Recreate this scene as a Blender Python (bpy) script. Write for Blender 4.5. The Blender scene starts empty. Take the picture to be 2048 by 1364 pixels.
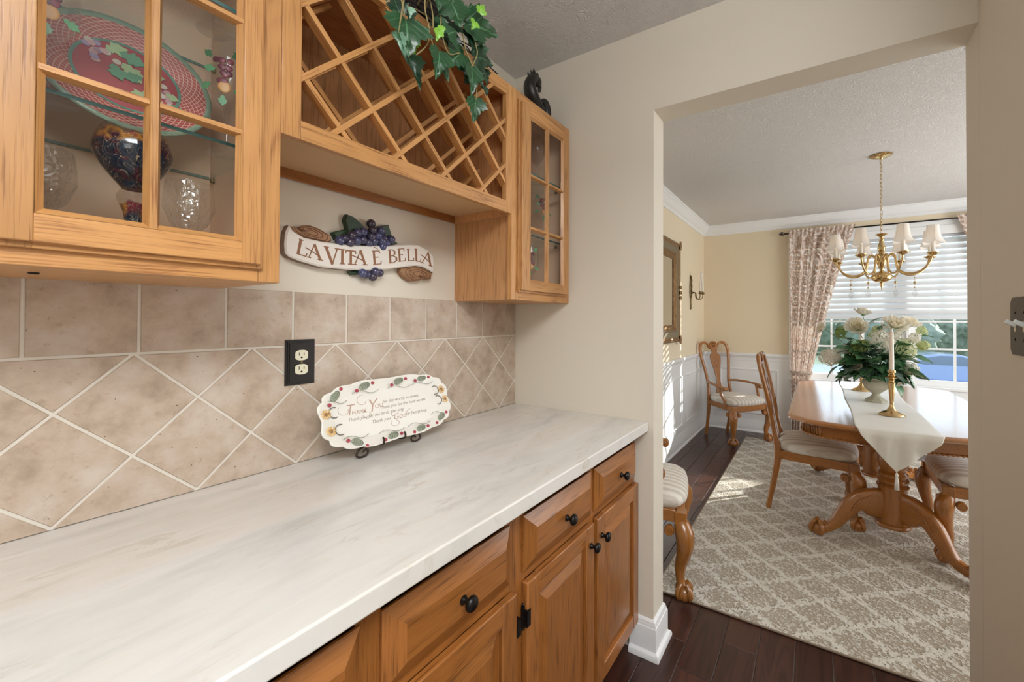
import bpy, bmesh, math, random
from mathutils import Vector, Matrix
random.seed(11)
SC = bpy.context.scene
COL = SC.collection
D = bpy.data
PI = math.pi

# ---------------------------------------------------------------- camera
CX, CY, CZ = -1.57912, -1.23974, 1.31479
YAW, PIT, ROL, FPX, PX, PY = 0.5463, 0.0106, 0.0032, 827.63, 1127.81, 631.12
_f = Vector((math.cos(YAW)*math.cos(PIT), math.sin(YAW)*math.cos(PIT), math.sin(PIT)))
_r = Vector((math.sin(YAW), -math.cos(YAW), 0)); _u = _r.cross(_f)
_r2 = _r*math.cos(ROL) + _u*math.sin(ROL); _u2 = _u*math.cos(ROL) - _r*math.sin(ROL)
cam = D.cameras.new('camera'); cam_o = D.objects.new('camera', cam); COL.objects.link(cam_o)
cam.sensor_fit = 'HORIZONTAL'; cam.sensor_width = 36; cam.lens = FPX*36/2048
cam.shift_x = (1024-PX)/2048; cam.shift_y = (PY-682)/2048
cam.clip_start = 0.02; cam.clip_end = 300
mw = Matrix.Identity(4)
for i in range(3):
    mw[i][0] = _r2[i]; mw[i][1] = _u2[i]; mw[i][2] = -_f[i]
mw[0][3], mw[1][3], mw[2][3] = CX, CY, CZ
cam_o.matrix_world = mw
SC.camera = cam_o

# ---------------------------------------------------------------- world, sun, lamps, exposure
w = D.worlds.new('sky'); SC.world = w; w.use_nodes = True
wn = w.node_tree.nodes; wl = w.node_tree.links; wn.clear()
wo = wn.new('ShaderNodeOutputWorld'); bg = wn.new('ShaderNodeBackground')
bg.inputs['Color'].default_value = (0.80, 0.90, 1.0, 1); bg.inputs['Strength'].default_value = 2.3
wl.new(bg.outputs[0], wo.inputs[0])

def lamp(name, kind, loc, energy, color=(1, 1, 1), rot=None, size=None, size_y=None, aim=None):
    l = D.lights.new(name, kind); l.energy = energy; l.color = color
    if kind == 'AREA':
        l.shape = 'RECTANGLE'; l.size = size; l.size_y = size_y or size
    elif kind == 'SUN':
        l.angle = math.radians(size or 0.6)
    else:
        l.shadow_soft_size = size or .05
    o = D.objects.new(name, l); COL.objects.link(o); o.location = loc
    if aim: o.rotation_euler = Vector(aim).to_track_quat('-Z', 'Y').to_euler()
    if rot: o.rotation_euler = rot
    return o

lamp('sun', 'SUN', (12, -8, 9), 11.0, (1.0, 0.93, 0.82), size=0.7, aim=(-1.0, 0.98, -0.41))
# kitchen behind the camera: ceiling fixture; the other three are added fill lights
lamp('kitchen_ceiling_light', 'AREA', (-1.9, -1.95, 2.40), 43, (0.95, 0.98, 1.0), size=1.0, aim=(0, 0, -1))
lamp('ceiling_fill_up', 'AREA', (-2.0, -2.15, 1.95), 90, (0.95, 0.98, 1.0), size=.9, aim=(0, 0, 1))  # unseen fill added to brighten the pantry ceiling, no pendant hangs here
lamp('cabinet_front_fill', 'AREA', (-3.1, -4.05, 1.85), 33, (0.93, 0.97, 1.0), size=2.2, size_y=1.7, aim=(.42, 1, 0))  # added frontal fill for the cabinet interiors, not a window
lamp('dining_side_fill', 'AREA', (2.0, -3.55, 1.35), 66, (0.97, 0.985, 1.0), size=2.2, size_y=2.0, aim=(0, 1, 0))  # added fill brightening the dining room; the wall behind it has no opening

SC.view_settings.view_transform = 'Standard'; SC.view_settings.look = 'None'
SC.view_settings.gamma = 1.0; SC.view_settings.use_curve_mapping = False
SC.view_settings.exposure = -0.09
cy = SC.cycles
cy.use_denoising = True
try: cy.denoiser = 'OPENIMAGEDENOISE'
except Exception: pass
cy.max_bounces = 9; cy.diffuse_bounces = 5; cy.glossy_bounces = 4; cy.transmission_bounces = 6; cy.transparent_max_bounces = 12
cy.caustics_reflective = False; cy.caustics_refractive = False
cy.sample_clamp_indirect = 4.0; cy.blur_glossy = 0.5

# ---------------------------------------------------------------- materials
def lin(c):
    if isinstance(c, str):
        c = [int(c[i:i+2], 16)/255 for i in (0, 2, 4)]
        c = [x/12.92 if x <= .04045 else ((x+.055)/1.055)**2.4 for x in c]
    return (c[0], c[1], c[2], 1)

class NT:
    def __init__(s, name):
        s.m = D.materials.new(name); s.m.use_nodes = True
        s.n = s.m.node_tree.nodes; s.l = s.m.node_tree.links
        s.n.clear()
        s.out = s.n.new('ShaderNodeOutputMaterial'); s.b = s.n.new('ShaderNodeBsdfPrincipled')
        s.l.new(s.b.outputs[0], s.out.inputs[0])
    def N(s, t, ins=None, **props):
        nd = s.n.new('ShaderNode'+t)
        for k, v in props.items(): setattr(nd, k, v)
        for k, v in (ins or {}).items():
            sock = nd.inputs[k]
            if hasattr(v, 'is_output') or isinstance(v, bpy.types.NodeSocket): s.l.new(v, sock)
            else: sock.default_value = v
        return nd
    def math(s, op, a, b=0.0, c=None):
        d = {0: a, 1: b}
        if c is not None: d[2] = c
        return s.N('Math', d, operation=op).outputs[0]
    def mix(s, fac, a, b):
        nd = s.n.new('ShaderNodeMix'); nd.data_type = 'RGBA'
        for i, v in ((0, fac), (6, a), (7, b)):
            if isinstance(v, bpy.types.NodeSocket): s.l.new(v, nd.inputs[i])
            else: nd.inputs[i].default_value = v
        return nd.outputs[2]
    def ramp(s, fac, stops):
        nd = s.n.new('ShaderNodeValToRGB'); e = nd.color_ramp.elements
        while len(e) < len(stops): e.new(.5)
        for x, (p, c) in zip(e, stops):
            x.position = p; x.color = c if len(c) == 4 else (*c, 1)
        s.l.new(fac, nd.inputs[0]); return nd.outputs[0]
    def set(s, **k):
        for a, v in k.items():
            sock = s.b.inputs[a.replace('_', ' ')]
            if isinstance(v, bpy.types.NodeSocket): s.l.new(v, sock)
            else: sock.default_value = v
        return s
    def bump(s, h, strength=.3, dist=.002):
        nd = s.N('Bump', {'Strength': strength, 'Distance': dist, 'Height': h}); s.l.new(nd.outputs[0], s.b.inputs['Normal'])
    def coord(s, scale=(1, 1, 1), rnd=True, kind='Object'):
        tc = s.N('TexCoord').outputs[kind]
        if rnd:
            r = s.N('ObjectInfo').outputs['Random']
            v = s.N('CombineXYZ', {0: s.math('MULTIPLY', r, 7.3), 1: s.math('MULTIPLY', r, 3.1), 2: s.math('MULTIPLY', r, 11.7)}).outputs[0]
            tc = s.N('VectorMath', {0: tc, 1: v}, operation='ADD').outputs[0]
        return s.N('Mapping', {'Vector': tc, 'Scale': scale}).outputs[0]

def plain(name, c, rough=.5, metal=0.0, spec=None, noise=0.0, nscale=40, bump=0, bscale=200, coat=0, c2=None):
    t = NT(name); col = lin(c)
    if noise or c2:
        v = t.coord((1, 1, 1)); n = t.N('TexNoise', {'Vector': v, 'Scale': nscale, 'Detail': 4.0, 'Roughness': .6})
        f = t.math('MULTIPLY_ADD', n.outputs[0], 1.8, -.4)
        t.set(Base_Color=t.mix(f, lin(c2) if c2 else tuple(x*(1-noise) for x in col[:3])+(1,), col))
    else: t.set(Base_Color=col)
    t.set(Roughness=rough, Metallic=metal)
    if spec is not None: t.b.inputs['Specular IOR Level'].default_value = spec
    if coat: t.set(Coat_Weight=coat, Coat_Roughness=.12)
    if bump:
        v = t.coord((1, 1, 1)); n = t.N('TexNoise', {'Vector': v, 'Scale': bscale, 'Detail': 3.0}); t.bump(n.outputs[0], bump, .002)
    return t.m

def oak(name, light, dark, axis='Z', rough=.38, contrast=.75, figure=1.0, fine=1.0, coat=.25):
    t = NT(name)
    ai = 'XYZ'.index(axis)
    def sc(a, b): return tuple(b if i == ai else a for i in range(3))
    v1 = t.coord(sc(8.5*figure, 1.25*figure))
    n1 = t.N('TexNoise', {'Vector': v1, 'Scale': 1.0, 'Detail': 1.5, 'Roughness': .45, 'Distortion': .25}).outputs[0]
    rings = t.math('SINE', t.math('MULTIPLY', n1, 88.0))
    rings = t.math('POWER', t.math('MULTIPLY_ADD', rings, .5, .5), 1.8)
    v2 = t.coord(sc(330*fine, 9*fine))
    n2 = t.N('TexNoise', {'Vector': v2, 'Scale': 1.0, 'Detail': 2.0, 'Roughness': .6}).outputs[0]
    pores = t.N('MapRange', {0: n2, 1: .50, 2: .66}).outputs[0]
    v3 = t.coord(sc(3.0, .4)); n3 = t.N('TexNoise', {'Vector': v3, 'Scale': 1.0, 'Detail': 1.0}).outputs[0]
    f = t.math('MULTIPLY', rings, t.math('MULTIPLY_ADD', pores, .7, .3))
    f = t.math('ADD', t.math('MULTIPLY', f, .44), t.math('MULTIPLY', pores, .34))
    f = t.math('MULTIPLY', f, contrast)
    c = t.mix(f, lin(light), lin(dark))
    tone = t.N('MapRange', {0: n3, 1: .3, 2: .7, 3: .86, 4: 1.10}).outputs[0]
    c = t.N('VectorMath', {0: c, 1: t.N('CombineXYZ', {0: tone, 1: tone, 2: tone}).outputs[0]}, operation='MULTIPLY').outputs[0]
    t.set(Base_Color=c, Roughness=rough, Coat_Weight=coat, Coat_Roughness=.18)
    t.bump(t.math('MULTIPLY', pores, -1.0), .18, .0006)
    return t.m

OAK = {a: oak('honey_oak_'+a.lower(), 'CA945A', '824C22', a, contrast=1.0) for a in 'XYZ'}
OAKB = {a: oak('shaded_oak_'+a.lower(), '9A612D', '4F2B0F', a, rough=.32, contrast=1.0) for a in 'XYZ'}  # same oak as the uppers, colour darkened for the weaker light down here
PLY = {a: oak('oak_ply_'+a.lower(), 'CC9766', '86572F', a, contrast=1.0, figure=1.2, coat=.05) for a in 'XYZ'}
CHR = {a: oak('cherry_stain_'+a.lower(), 'A66B30', '623816', a, rough=.26, contrast=.75, figure=.8, fine=.8, coat=.6) for a in 'XYZ'}
LAM = plain('birch_laminate', 'CDAA80', .5, noise=.10, nscale=5)
INT = plain('cabinet_interior', 'EECBAB', .5, noise=.08, nscale=6)

def wall_paint(name, c):
    t = NT(name); v = t.coord((1, 1, 1), rnd=False)
    n = t.N('TexNoise', {'Vector': v, 'Scale': 260.0, 'Detail': 2.0}).outputs[0]
    t.set(Base_Color=lin(c), Roughness=.62); t.bump(n, .06, .001); return t.m
PAINT = wall_paint('beige_wall_paint', 'DDD5C6')
PAINT2 = wall_paint('cream_dining_paint', 'E8DABF')
WHITE = plain('white_trim_paint', 'EEF0F1', .35)

def ceiling_mat():
    t = NT('stomped_ceiling'); v = t.coord((1, 1, 1), rnd=False)
    d = t.N('TexNoise', {'Vector': v, 'Scale': 9.0, 'Detail': 2.0}).outputs[1]
    vv = t.N('VectorMath', {0: v, 1: t.N('VectorMath', {0: d, 'Scale': .16}, operation='SCALE').outputs[0]}, operation='ADD').outputs[0]
    n = t.N('TexNoise', {'Vector': vv, 'Scale': 34.0, 'Detail': 3.0, 'Roughness': .6, 'Distortion': 1.6}).outputs[0]
    h = t.math('ABSOLUTE', t.math('MULTIPLY_ADD', n, 2.0, -1.0))
    h = t.math('SUBTRACT', 1.0, t.N('MapRange', {0: h, 1: .0, 2: .22}).outputs[0])
    t.set(Base_Color=lin('DAD8D6'), Roughness=.8); t.bump(h, .42, .010); return t.m
CEIL = ceiling_mat()

def tile_mat():
    t = NT('tumbled_tile'); v = t.coord((1, 1, 1))
    a = t.N('TexNoise', {'Vector': v, 'Scale': 13.0, 'Detail': 5.0, 'Roughness': .62}).outputs[0]
    b = t.N('TexNoise', {'Vector': v, 'Scale': 60.0, 'Detail': 4.0, 'Roughness': .7}).outputs[0]
    c = t.ramp(a, [(.30, lin('9E8B79')), (.5, lin('B8A694')), (.68, lin('C6B9AC'))])
    sp = t.N('MapRange', {0: b, 1: .60, 2: .74}).outputs[0]
    c = t.mix(t.math('MULTIPLY', sp, .5), c, lin('8B7159'))
    pit = t.N('TexVoronoi', {'Vector': v, 'Scale': 55.0}).outputs[0]
    pm = t.N('MapRange', {0: pit, 1: .05, 2: .09, 3: 1.0, 4: 0.0}).outputs[0]
    r = t.N('TexNoise', {'Vector': v, 'Scale': 22.0}).outputs[0]
    pm = t.math('MULTIPLY', pm, t.math('GREATER_THAN', r, .56))
    c = t.mix(pm, c, lin('5A4638'))
    t.set(Base_Color=c, Roughness=.42); t.bump(t.math('SUBTRACT', b, pm), .12, .002); return t.m
TILE = tile_mat()
GROUT = plain('pale_grout', 'DDD6CB', .8, noise=.05, nscale=60, bump=.2)

def marble():
    t = NT('taj_quartzite'); v = t.coord((1, 1, 1), rnd=False)
    rot = t.N('Mapping', {'Vector': v, 'Rotation': (0, 0, math.radians(17)), 'Scale': (1, 4.2, 1)}).outputs[0]
    d = t.N('TexNoise', {'Vector': rot, 'Scale': 1.6, 'Detail': 4.0}).outputs[1]
    vv = t.N('VectorMath', {0: rot, 1: t.N('VectorMath', {0: d, 'Scale': .75}, operation='SCALE').outputs[0]}, operation='ADD').outputs[0]
    a = t.N('TexNoise', {'Vector': vv, 'Scale': 2.2, 'Detail': 6.0, 'Roughness': .62}).outputs[0]
    c = t.ramp(a, [(.30, lin('CBCAC6')), (.46, lin('DCDBD7')), (.60, lin('E5E3DF')), (.75, lin('DDD8CE'))])
    b = t.N('TexNoise', {'Vector': vv, 'Scale': 3.4, 'Detail': 5.0, 'Roughness': .55}).outputs[0]
    vein = t.math('ABSOLUTE', t.math('SUBTRACT', b, .5))
    vein = t.N('MapRange', {0: vein, 1: 0.0, 2: .022, 3: 1.0, 4: 0.0}).outputs[0]
    msk = t.N('MapRange', {0: t.N('TexNoise', {'Vector': v, 'Scale': 5.5, 'Detail': 2.0}).outputs[0], 1: .48, 2: .68}).outputs[0]
    c = t.mix(t.math('MULTIPLY', t.math('MULTIPLY', vein, msk), .50), c, lin('B9AB98'))
    pk = t.N('MapRange', {0: t.N('TexNoise', {'Vector': vv, 'Scale': 1.3, 'Detail': 3.0}).outputs[0], 1: .56, 2: .74}).outputs[0]
    c = t.mix(t.math('MULTIPLY', pk, .25), c, lin('D6C6B2'))
    t.set(Base_Color=c, Roughness=.20); return t.m
MARBLE = marble()

def floor_mat():
    t = NT('dark_oak_plank')
    v1 = t.coord((.9, 9, 9)); n1 = t.N('TexNoise', {'Vector': v1, 'Scale': 1.0, 'Detail': 2.0, 'Distortion': .5}).outputs[0]
    rings = t.math('POWER', t.math('MULTIPLY_ADD', t.math('SINE', t.math('MULTIPLY', n1, 55.0)), .5, .5), 2.0)
    v2 = t.coord((6, 120, 120)); n2 = t.N('TexNoise', {'Vector': v2, 'Scale': 1.0, 'Detail': 3.0}).outputs[0]
    f = t.math('MULTIPLY', rings, t.math('MULTIPLY_ADD', n2, .9, .1))
    c = t.mix(f, lin('45281F'), lin('23130F'))
    r = t.N('ObjectInfo').outputs['Random']; k = t.math('MULTIPLY_ADD', r, .55, .75)
    c = t.N('VectorMath', {0: c, 1: t.N('CombineXYZ', {0: k, 1: k, 2: k}).outputs[0]}, operation='MULTIPLY').outputs[0]
    t.set(Base_Color=c, Roughness=.34, Coat_Weight=.12, Coat_Roughness=.2); t.bump(n2, .08, .001); return t.m
FLOOR = floor_mat()
SEAM = plain('plank_seam', '8E827A', .7)

def thin_glass(name, tint=(1, 1, 1), rough=.0, haze=0.0):
    t = NT(name); t.n.remove(t.b)
    tr = t.N('BsdfTransparent', {'Color': (*tint, 1)}); gl = t.N('BsdfGlossy', {'Roughness': rough})
    fr = t.N('Fresnel', {'IOR': 1.45}).outputs[0]
    front = t.math('SUBTRACT', 1.0, t.N('NewGeometry').outputs['Backfacing'])
    m = t.N('MixShader', {0: t.math('MULTIPLY', fr, front), 1: tr.outputs[0], 2: gl.outputs[0]})
    t.l.new(m.outputs[0], t.out.inputs[0]); return t.m
PANE = thin_glass('clear_pane', (.97, .98, .98))
WINGL = thin_glass('window_pane', (.95, .98, 1.0))
def stem_glass():
    t = NT('clear_crystal'); t.n.remove(t.b)
    tr = t.N('BsdfTransparent', {'Color': (.985, .988, .99, 1)}); gl = t.N('BsdfGlossy', {'Roughness': .03, 'Color': (.95, .97, 1, 1)})
    f = t.N('LayerWeight', {'Blend': .5}).outputs['Facing']
    m = t.N('MixShader', {0: t.math('MULTIPLY_ADD', t.math('POWER', f, 2.6), .55, .035), 1: tr.outputs[0], 2: gl.outputs[0]})
    t.l.new(m.outputs[0], t.out.inputs[0]); return t.m
CRYS = stem_glass()
SHELFG = thin_glass('shelf_glass', (.94, .975, .97))
EDGE = plain('green_glass_edge', '4E7A76', .15)
def cut_crystal():
    t = NT('cut_crystal'); t.n.remove(t.b)
    tr = t.N('BsdfTransparent', {'Color': (.98, .98, .985, 1)}); gl = t.N('BsdfGlossy', {'Roughness': .05})
    v = t.N('TexCoord').outputs['Object']
    n = t.N('TexVoronoi', {'Vector': v, 'Scale': 90.0}, feature='DISTANCE_TO_EDGE').outputs[0]
    bp = t.N('Bump', {'Strength': .8, 'Distance': .004, 'Height': n}).outputs[0]
    t.l.new(bp, gl.inputs['Normal'])
    fr = t.math('MULTIPLY', t.N('Fresnel', {'IOR': 1.6, 'Normal': bp}).outputs[0], t.math('SUBTRACT', 1.0, t.N('NewGeometry').outputs['Backfacing']))
    fr = t.math('MAXIMUM', fr, .16)
    m = t.N('MixShader', {0: fr, 1: tr.outputs[0], 2: gl.outputs[0]}); t.l.new(m.outputs[0], t.out.inputs[0]); return t.m
CUT = cut_crystal()
BLACK = plain('black_bronze', '1E1B19', .35, .6)
BRASS = plain('polished_brass', 'CDB180', .18, 1.0)
AGED = plain('aged_brass', '8D7A55', .4, .9, noise=.35, nscale=60)
GOLD = plain('antique_gilt', 'A5835A', .38, .65, c2='6E5236', nscale=30)
MIRROR = plain('mirror_glass', 'D8D8D4', .02, 1.0)
CREAM = plain('cream_plastic', 'E2DCC3', .35)
DARKHOLE = plain('dark_slot', '0A0908', .6)
IRON = plain('brown_iron', '3A2C26', .5, .5)
CERAM = plain('cream_glaze', 'F0EEE6', .18, coat=.4)
WAX = plain('white_wax', 'F2EEE4', .45)
WAXS = NT('ivory_candle').set(Base_Color=lin('F4F0E8'), Roughness=.45, Subsurface_Weight=.2).m

# ---------------------------------------------------------------- mesh builder
class MB:
    def __init__(s): s.v = []; s.f = []
    def add(s, vs, fs):
        o = len(s.v); s.v += [Vector(p) for p in vs]; s.f += [tuple(o+i for i in f) for f in fs]; return o
    def box(s, x0, x1, y0, y1, z0, z1, m=None):
        vs = [Vector((x, y, z)) for z in (z0, z1) for y in (y0, y1) for x in (x0, x1)]
        if m: vs = [m @ p for p in vs]
        s.add(vs, [(0, 2, 3, 1), (4, 5, 7, 6), (0, 1, 5, 4), (2, 6, 7, 3), (0, 4, 6, 2), (1, 3, 7, 5)]); return s
    def prism(s, poly, t0, t1, m=None, shrink=0.0):
        # poly in local xy, extruded along local z from t0 to t1; shrink insets the t1 cap
        a = sum(poly[i][0]*poly[(i+1) % len(poly)][1]-poly[(i+1) % len(poly)][0]*poly[i][1] for i in range(len(poly)))
        if a < 0: poly = poly[::-1]
        n = len(poly); p1 = poly
        if shrink: p1 = inset(poly, shrink)
        vs = [Vector((x, y, t0)) for x, y in poly]+[Vector((x, y, t1)) for x, y in p1]
        if m: vs = [m @ p for p in vs]
        flip = (t1 < t0)
        fs = [tuple(range(n-1, -1, -1)), tuple(range(n, 2*n))]+[(i, (i+1) % n, n+(i+1) % n, n+i) for i in range(n)]
        if flip: fs = [f[::-1] for f in fs]
        s.add(vs, fs); return s
    def tube(s, path, r, n=8, closed=False, flat=1.0, up=None, caps=True):
        P = [Vector(p) for p in path]; m = len(P)
        R = r if isinstance(r, (list, tuple)) else [r]*m
        t = []
        for i in range(m):
            a = P[(i-1) % m] if (closed or i > 0) else P[i]; b = P[(i+1) % m] if (closed or i < m-1) else P[i]
            d = (b-a); t.append(d.normalized() if d.length > 1e-9 else Vector((0, 0, 1)))
        u = Vector(up) if up else (Vector((0, 0, 1)) if abs(t[0].z) < .9 else Vector((1, 0, 0)))
        vs = []
        for i in range(m):
            if up: u = Vector(up)
            u = (u - t[i]*u.dot(t[i]))
            if u.length < 1e-6: u = t[i].orthogonal()
            u.normalize(); w_ = t[i].cross(u)
            ri = R[i]; ru, rw = (ri if isinstance(ri, (list, tuple)) else (ri, ri*flat))
            for k in range(n):
                a = 2*PI*(k+.5)/n
                vs.append(P[i]+u*(ru*math.cos(a))+w_*(rw*math.sin(a)))
        fs = []
        for i in range(m if closed else m-1):
            j = (i+1) % m
            for k in range(n): fs.append((i*n+k, i*n+(k+1) % n, j*n+(k+1) % n, j*n+k))
        if caps and not closed: fs += [tuple(range(n-1, -1, -1)), tuple(range((m-1)*n, m*n))]
        s.add(vs, fs); return s
    def lathe(s, prof, n=16, c=(0, 0, 0), m=None, a0=0, a1=2*PI, wob=None):
        full = abs(a1-a0-2*PI) < 1e-6; k = n if full else n+1
        vs = []
        for (r, z) in prof:
            for i in range(k):
                a = a0+(a1-a0)*i/n; rr = r*(wob(a, z) if wob else 1)
                vs.append(Vector((rr*math.cos(a), rr*math.sin(a), z)))
        if m: vs = [m @ p for p in vs]
        vs = [p+Vector(c) for p in vs]
        fs = []
        for j in range(len(prof)-1):
            for i in range(n if full else n):
                i2 = (i+1) % k
                fs.append((j*k+i, j*k+i2, (j+1)*k+i2, (j+1)*k+i))
        if full:
            if prof[0][0] > 1e-5: fs.append(tuple(range(k-1, -1, -1)))
            if prof[-1][0] > 1e-5: fs.append(tuple(range((len(prof)-1)*k, len(prof)*k)))
        s.add(vs, fs); return s
    def open_lathe(s, prof, n=16, c=(0, 0, 0), m=None, wob=None):
        vs = []
        for (r, z) in prof:
            for i in range(n):
                a = 2*PI*i/n; rr = r*(wob(a, z) if wob else 1); vs.append(Vector((rr*math.cos(a), rr*math.sin(a), z)))
        if m: vs = [m @ p for p in vs]
        vs = [p+Vector(c) for p in vs]
        s.add(vs, [(j*n+i, j*n+(i+1) % n, (j+1)*n+(i+1) % n, (j+1)*n+i) for j in range(len(prof)-1) for i in range(n)]); return s
    def ball(s, c, r, n=10, k=7, m=None):
        r3 = r if isinstance(r, (list, tuple)) else (r, r, r)
        vs = [Vector((0, 0, -r3[2]))]; fs = []
        for j in range(1, k):
            p = -PI/2+PI*j/k
            for i in range(n):
                a = 2*PI*i/n; vs.append(Vector((r3[0]*math.cos(p)*math.cos(a), r3[1]*math.cos(p)*math.sin(a), r3[2]*math.sin(p))))
        vs.append(Vector((0, 0, r3[2]))); L = len(vs)-1
        for i in range(n): fs.append((0, 1+(i+1) % n, 1+i))
        for j in range(k-2):
            for i in range(n): fs.append((1+j*n+i, 1+j*n+(i+1) % n, 1+(j+1)*n+(i+1) % n, 1+(j+1)*n+i))
        for i in range(n): fs.append((1+(k-2)*n+i, 1+(k-2)*n+(i+1) % n, L))
        if m: vs = [m @ p for p in vs]
        s.add([p+Vector(c) for p in vs], fs); return s
    def grid(s, fn, nu, nv):
        vs = [fn(i/nu, j/nv) for j in range(nv+1) for i in range(nu+1)]; k = nu+1
        s.add(vs, [(j*k+i, j*k+i+1, (j+1)*k+i+1, (j+1)*k+i) for j in range(nv) for i in range(nu)]); return s
    def xf(s, m, start=0):
        for i in range(start, len(s.v)): s.v[i] = m @ s.v[i]
        return s

def inset(poly, d):
    n = len(poly); out = []
    for i in range(n):
        p0, p1, p2 = Vector(poly[i-1]), Vector(poly[i]), Vector(poly[(i+1) % n])
        e1 = (p1-p0).normalized(); e2 = (p2-p1).normalized()
        n1 = Vector((-e1.y, e1.x)); n2 = Vector((-e2.y, e2.x)); b = n1+n2
        q = b.length_squared
        out.append(tuple(p1+b*(2*d/q) if q > .3 else p1+n1*d))
    return out

def build(name, mb, mat, parent=None, smooth=False, bevel=0, seg=2, center=True, solid=0, subd=0):
    me = D.meshes.new(name)
    c = Vector((0, 0, 0))
    if center and mb.v:
        c = Vector([(min(p[i] for p in mb.v)+max(p[i] for p in mb.v))/2 for i in range(3)])
    me.from_pydata([p-c for p in mb.v], [], mb.f); me.validate(clean_customdata=False)
    if mat: me.materials.append(mat)
    if smooth:
        for p in me.polygons: p.use_smooth = True
        if smooth != True:
            try: me.set_sharp_from_angle(angle=math.radians(smooth))
            except Exception: pass
    o = D.objects.new(name, me); COL.objects.link(o)
    if parent:
        o.parent = parent
        off = Vector((0, 0, 0)); q = parent
        while q: off += q.location; q = q.parent
        o.location = c-off
    else: o.location = c
    if solid:
        md = o.modifiers.new('solid', 'SOLIDIFY'); md.thickness = solid; md.offset = 0
    if subd:
        md = o.modifiers.new('subd', 'SUBSURF'); md.levels = subd; md.render_levels = subd
    if bevel:
        md = o.modifiers.new('bevel', 'BEVEL'); md.width = bevel; md.segments = seg; md.limit_method = 'ANGLE'; md.angle_limit = math.radians(40)
        for p in me.polygons: p.use_smooth = True
        try: me.set_sharp_from_angle(angle=math.radians(19))
        except Exception: pass
    return o

def tag(o, label, cat, group=None):
    o['label'] = label; o['category'] = cat
    if group: o['group'] = group
    return o
def thing(name, label, cat, loc=(0, 0, 0), group=None):
    o = D.objects.new(name, None); o.empty_display_size = .05; COL.objects.link(o); o.location = loc
    return tag(o, label, cat, group)
def sub(name, parent):     # an Empty that holds the pieces of one part
    o = D.objects.new(name, None); o.empty_display_size = .03; COL.objects.link(o); o.parent = parent; return o
def struct(o): o['kind'] = 'structure'; return o
def box(name, mat, parent, x0, x1, y0, y1, z0, z1, bevel=0, **k):
    return build(name, MB().box(x0, x1, y0, y1, z0, z1), mat, parent, bevel=bevel, **k)
def dup(root, loc=None, rz=None, label=None, group=None):
    def cp(o, par):
        c = o.copy(); COL.objects.link(c)
        if par: c.parent = par
        for ch in o.children: cp(ch, c)
        return c
    r = cp(root, None)
    if loc is not None: r.location = loc
    if rz is not None: r.rotation_euler = (0, 0, rz)
    if label: r['label'] = label
    if group: r['group'] = group
    return r
def T(x=0, y=0, z=0): return Matrix.Translation((x, y, z))
def RX(a): return Matrix.Rotation(a, 4, 'X')
def RY(a): return Matrix.Rotation(a, 4, 'Y')
def RZ(a): return Matrix.Rotation(a, 4, 'Z')
def S3(x, y, z): return Matrix.Diagonal((x, y, z, 1))
XZ = RX(PI/2)      # local xy -> world xz, local +z -> world -y

def molding(path, prof, closed=False):
    # sweep a profile (d, z) along an xy path; d grows to the right-hand side of travel; mitred corners
    mb = MB(); P = [Vector((p[0], p[1])) for p in path]; n = len(P); vs = []
    for i in range(n):
        e1 = (P[i]-P[i-1]).normalized() if (closed or i > 0) else None
        e2 = (P[(i+1) % n]-P[i]).normalized() if (closed or i < n-1) else None
        e1 = e1 or e2; e2 = e2 or e1
        n1 = Vector((e1.y, -e1.x)); n2 = Vector((e2.y, -e2.x)); b = n1+n2; b = b*(2/b.length_squared)
        for d, z in prof: vs.append((P[i].x+b.x*d, P[i].y+b.y*d, z))
    k = len(prof); fs = []
    for i in range(n if closed else n-1):
        j = (i+1) % n
        for q in range(k-1): fs.append((i*k+q, j*k+q, j*k+q+1, i*k+q+1))
    if not closed: fs += [tuple(range(k)), tuple(range((n-1)*k, n*k))[::-1]]
    mb.add(vs, fs); return mb
def smoothline(pts, n=6):
    # Catmull-Rom through the points (any dimension)
    P = [Vector(p) for p in pts]; out = []
    for i in range(len(P)-1):
        p0 = P[i-1] if i else P[0]*2-P[1]; p1, p2 = P[i], P[i+1]; p3 = P[i+2] if i+2 < len(P) else P[-1]*2-P[-2]
        for k in range(n):
            t = k/n; out.append(.5*((2*p1)+(p2-p0)*t+(2*p0-5*p1+4*p2-p3)*t*t+(3*p1-p0-3*p2+p3)*t**3))
    out.append(P[-1]); return out
# ================================================================ SETTING
ZC = 2.48          # ceiling
XF, YS = 3.785, -0.04     # dining room: far wall plane and side wall plane
WT = .118          # partition thickness
OY0, OY1, OZ = -.694, -1.631, 2.15   # opening

# floor of separate planks running along X; sub floor below
fl = struct(build('floor', MB().box(-5, 3.95, -4.2, .2, -.05, -.006), SEAM))
rows = []
y = -.0195
pw = .1275
protos = {}
def plank(x0, x1, yc):
    L = round(x1-x0, 3)
    if L not in protos:
        mb = MB(); g = .0011; b = .0016; hx, hy = L/2-g, pw/2-g
        vs = [(-hx, -hy, -.006), (hx, -hy, -.006), (hx, hy, -.006), (-hx, hy, -.006),
              (-hx, -hy, -b), (hx, -hy, -b), (hx, hy, -b), (-hx, hy, -b),
              (-hx+b, -hy+b, 0), (hx-b, -hy+b, 0), (hx-b, hy-b, 0), (-hx+b, hy-b, 0)]
        fs = []
        for q in (0, 4):
            for i in range(4): fs.append((q+i, q+(i+1) % 4, q+4+(i+1) % 4, q+4+i))
        fs.append((8, 9, 10, 11)); mb.add(vs, fs)
        o = build('plank', mb, FLOOR, None, center=False); protos[L] = o.data; 
    else:
        o = D.objects.new('plank', protos[L]); COL.objects.link(o)
    o.parent = fl; o.location = Vector(((x0+x1)/2, yc, 0)) - fl.location
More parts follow.
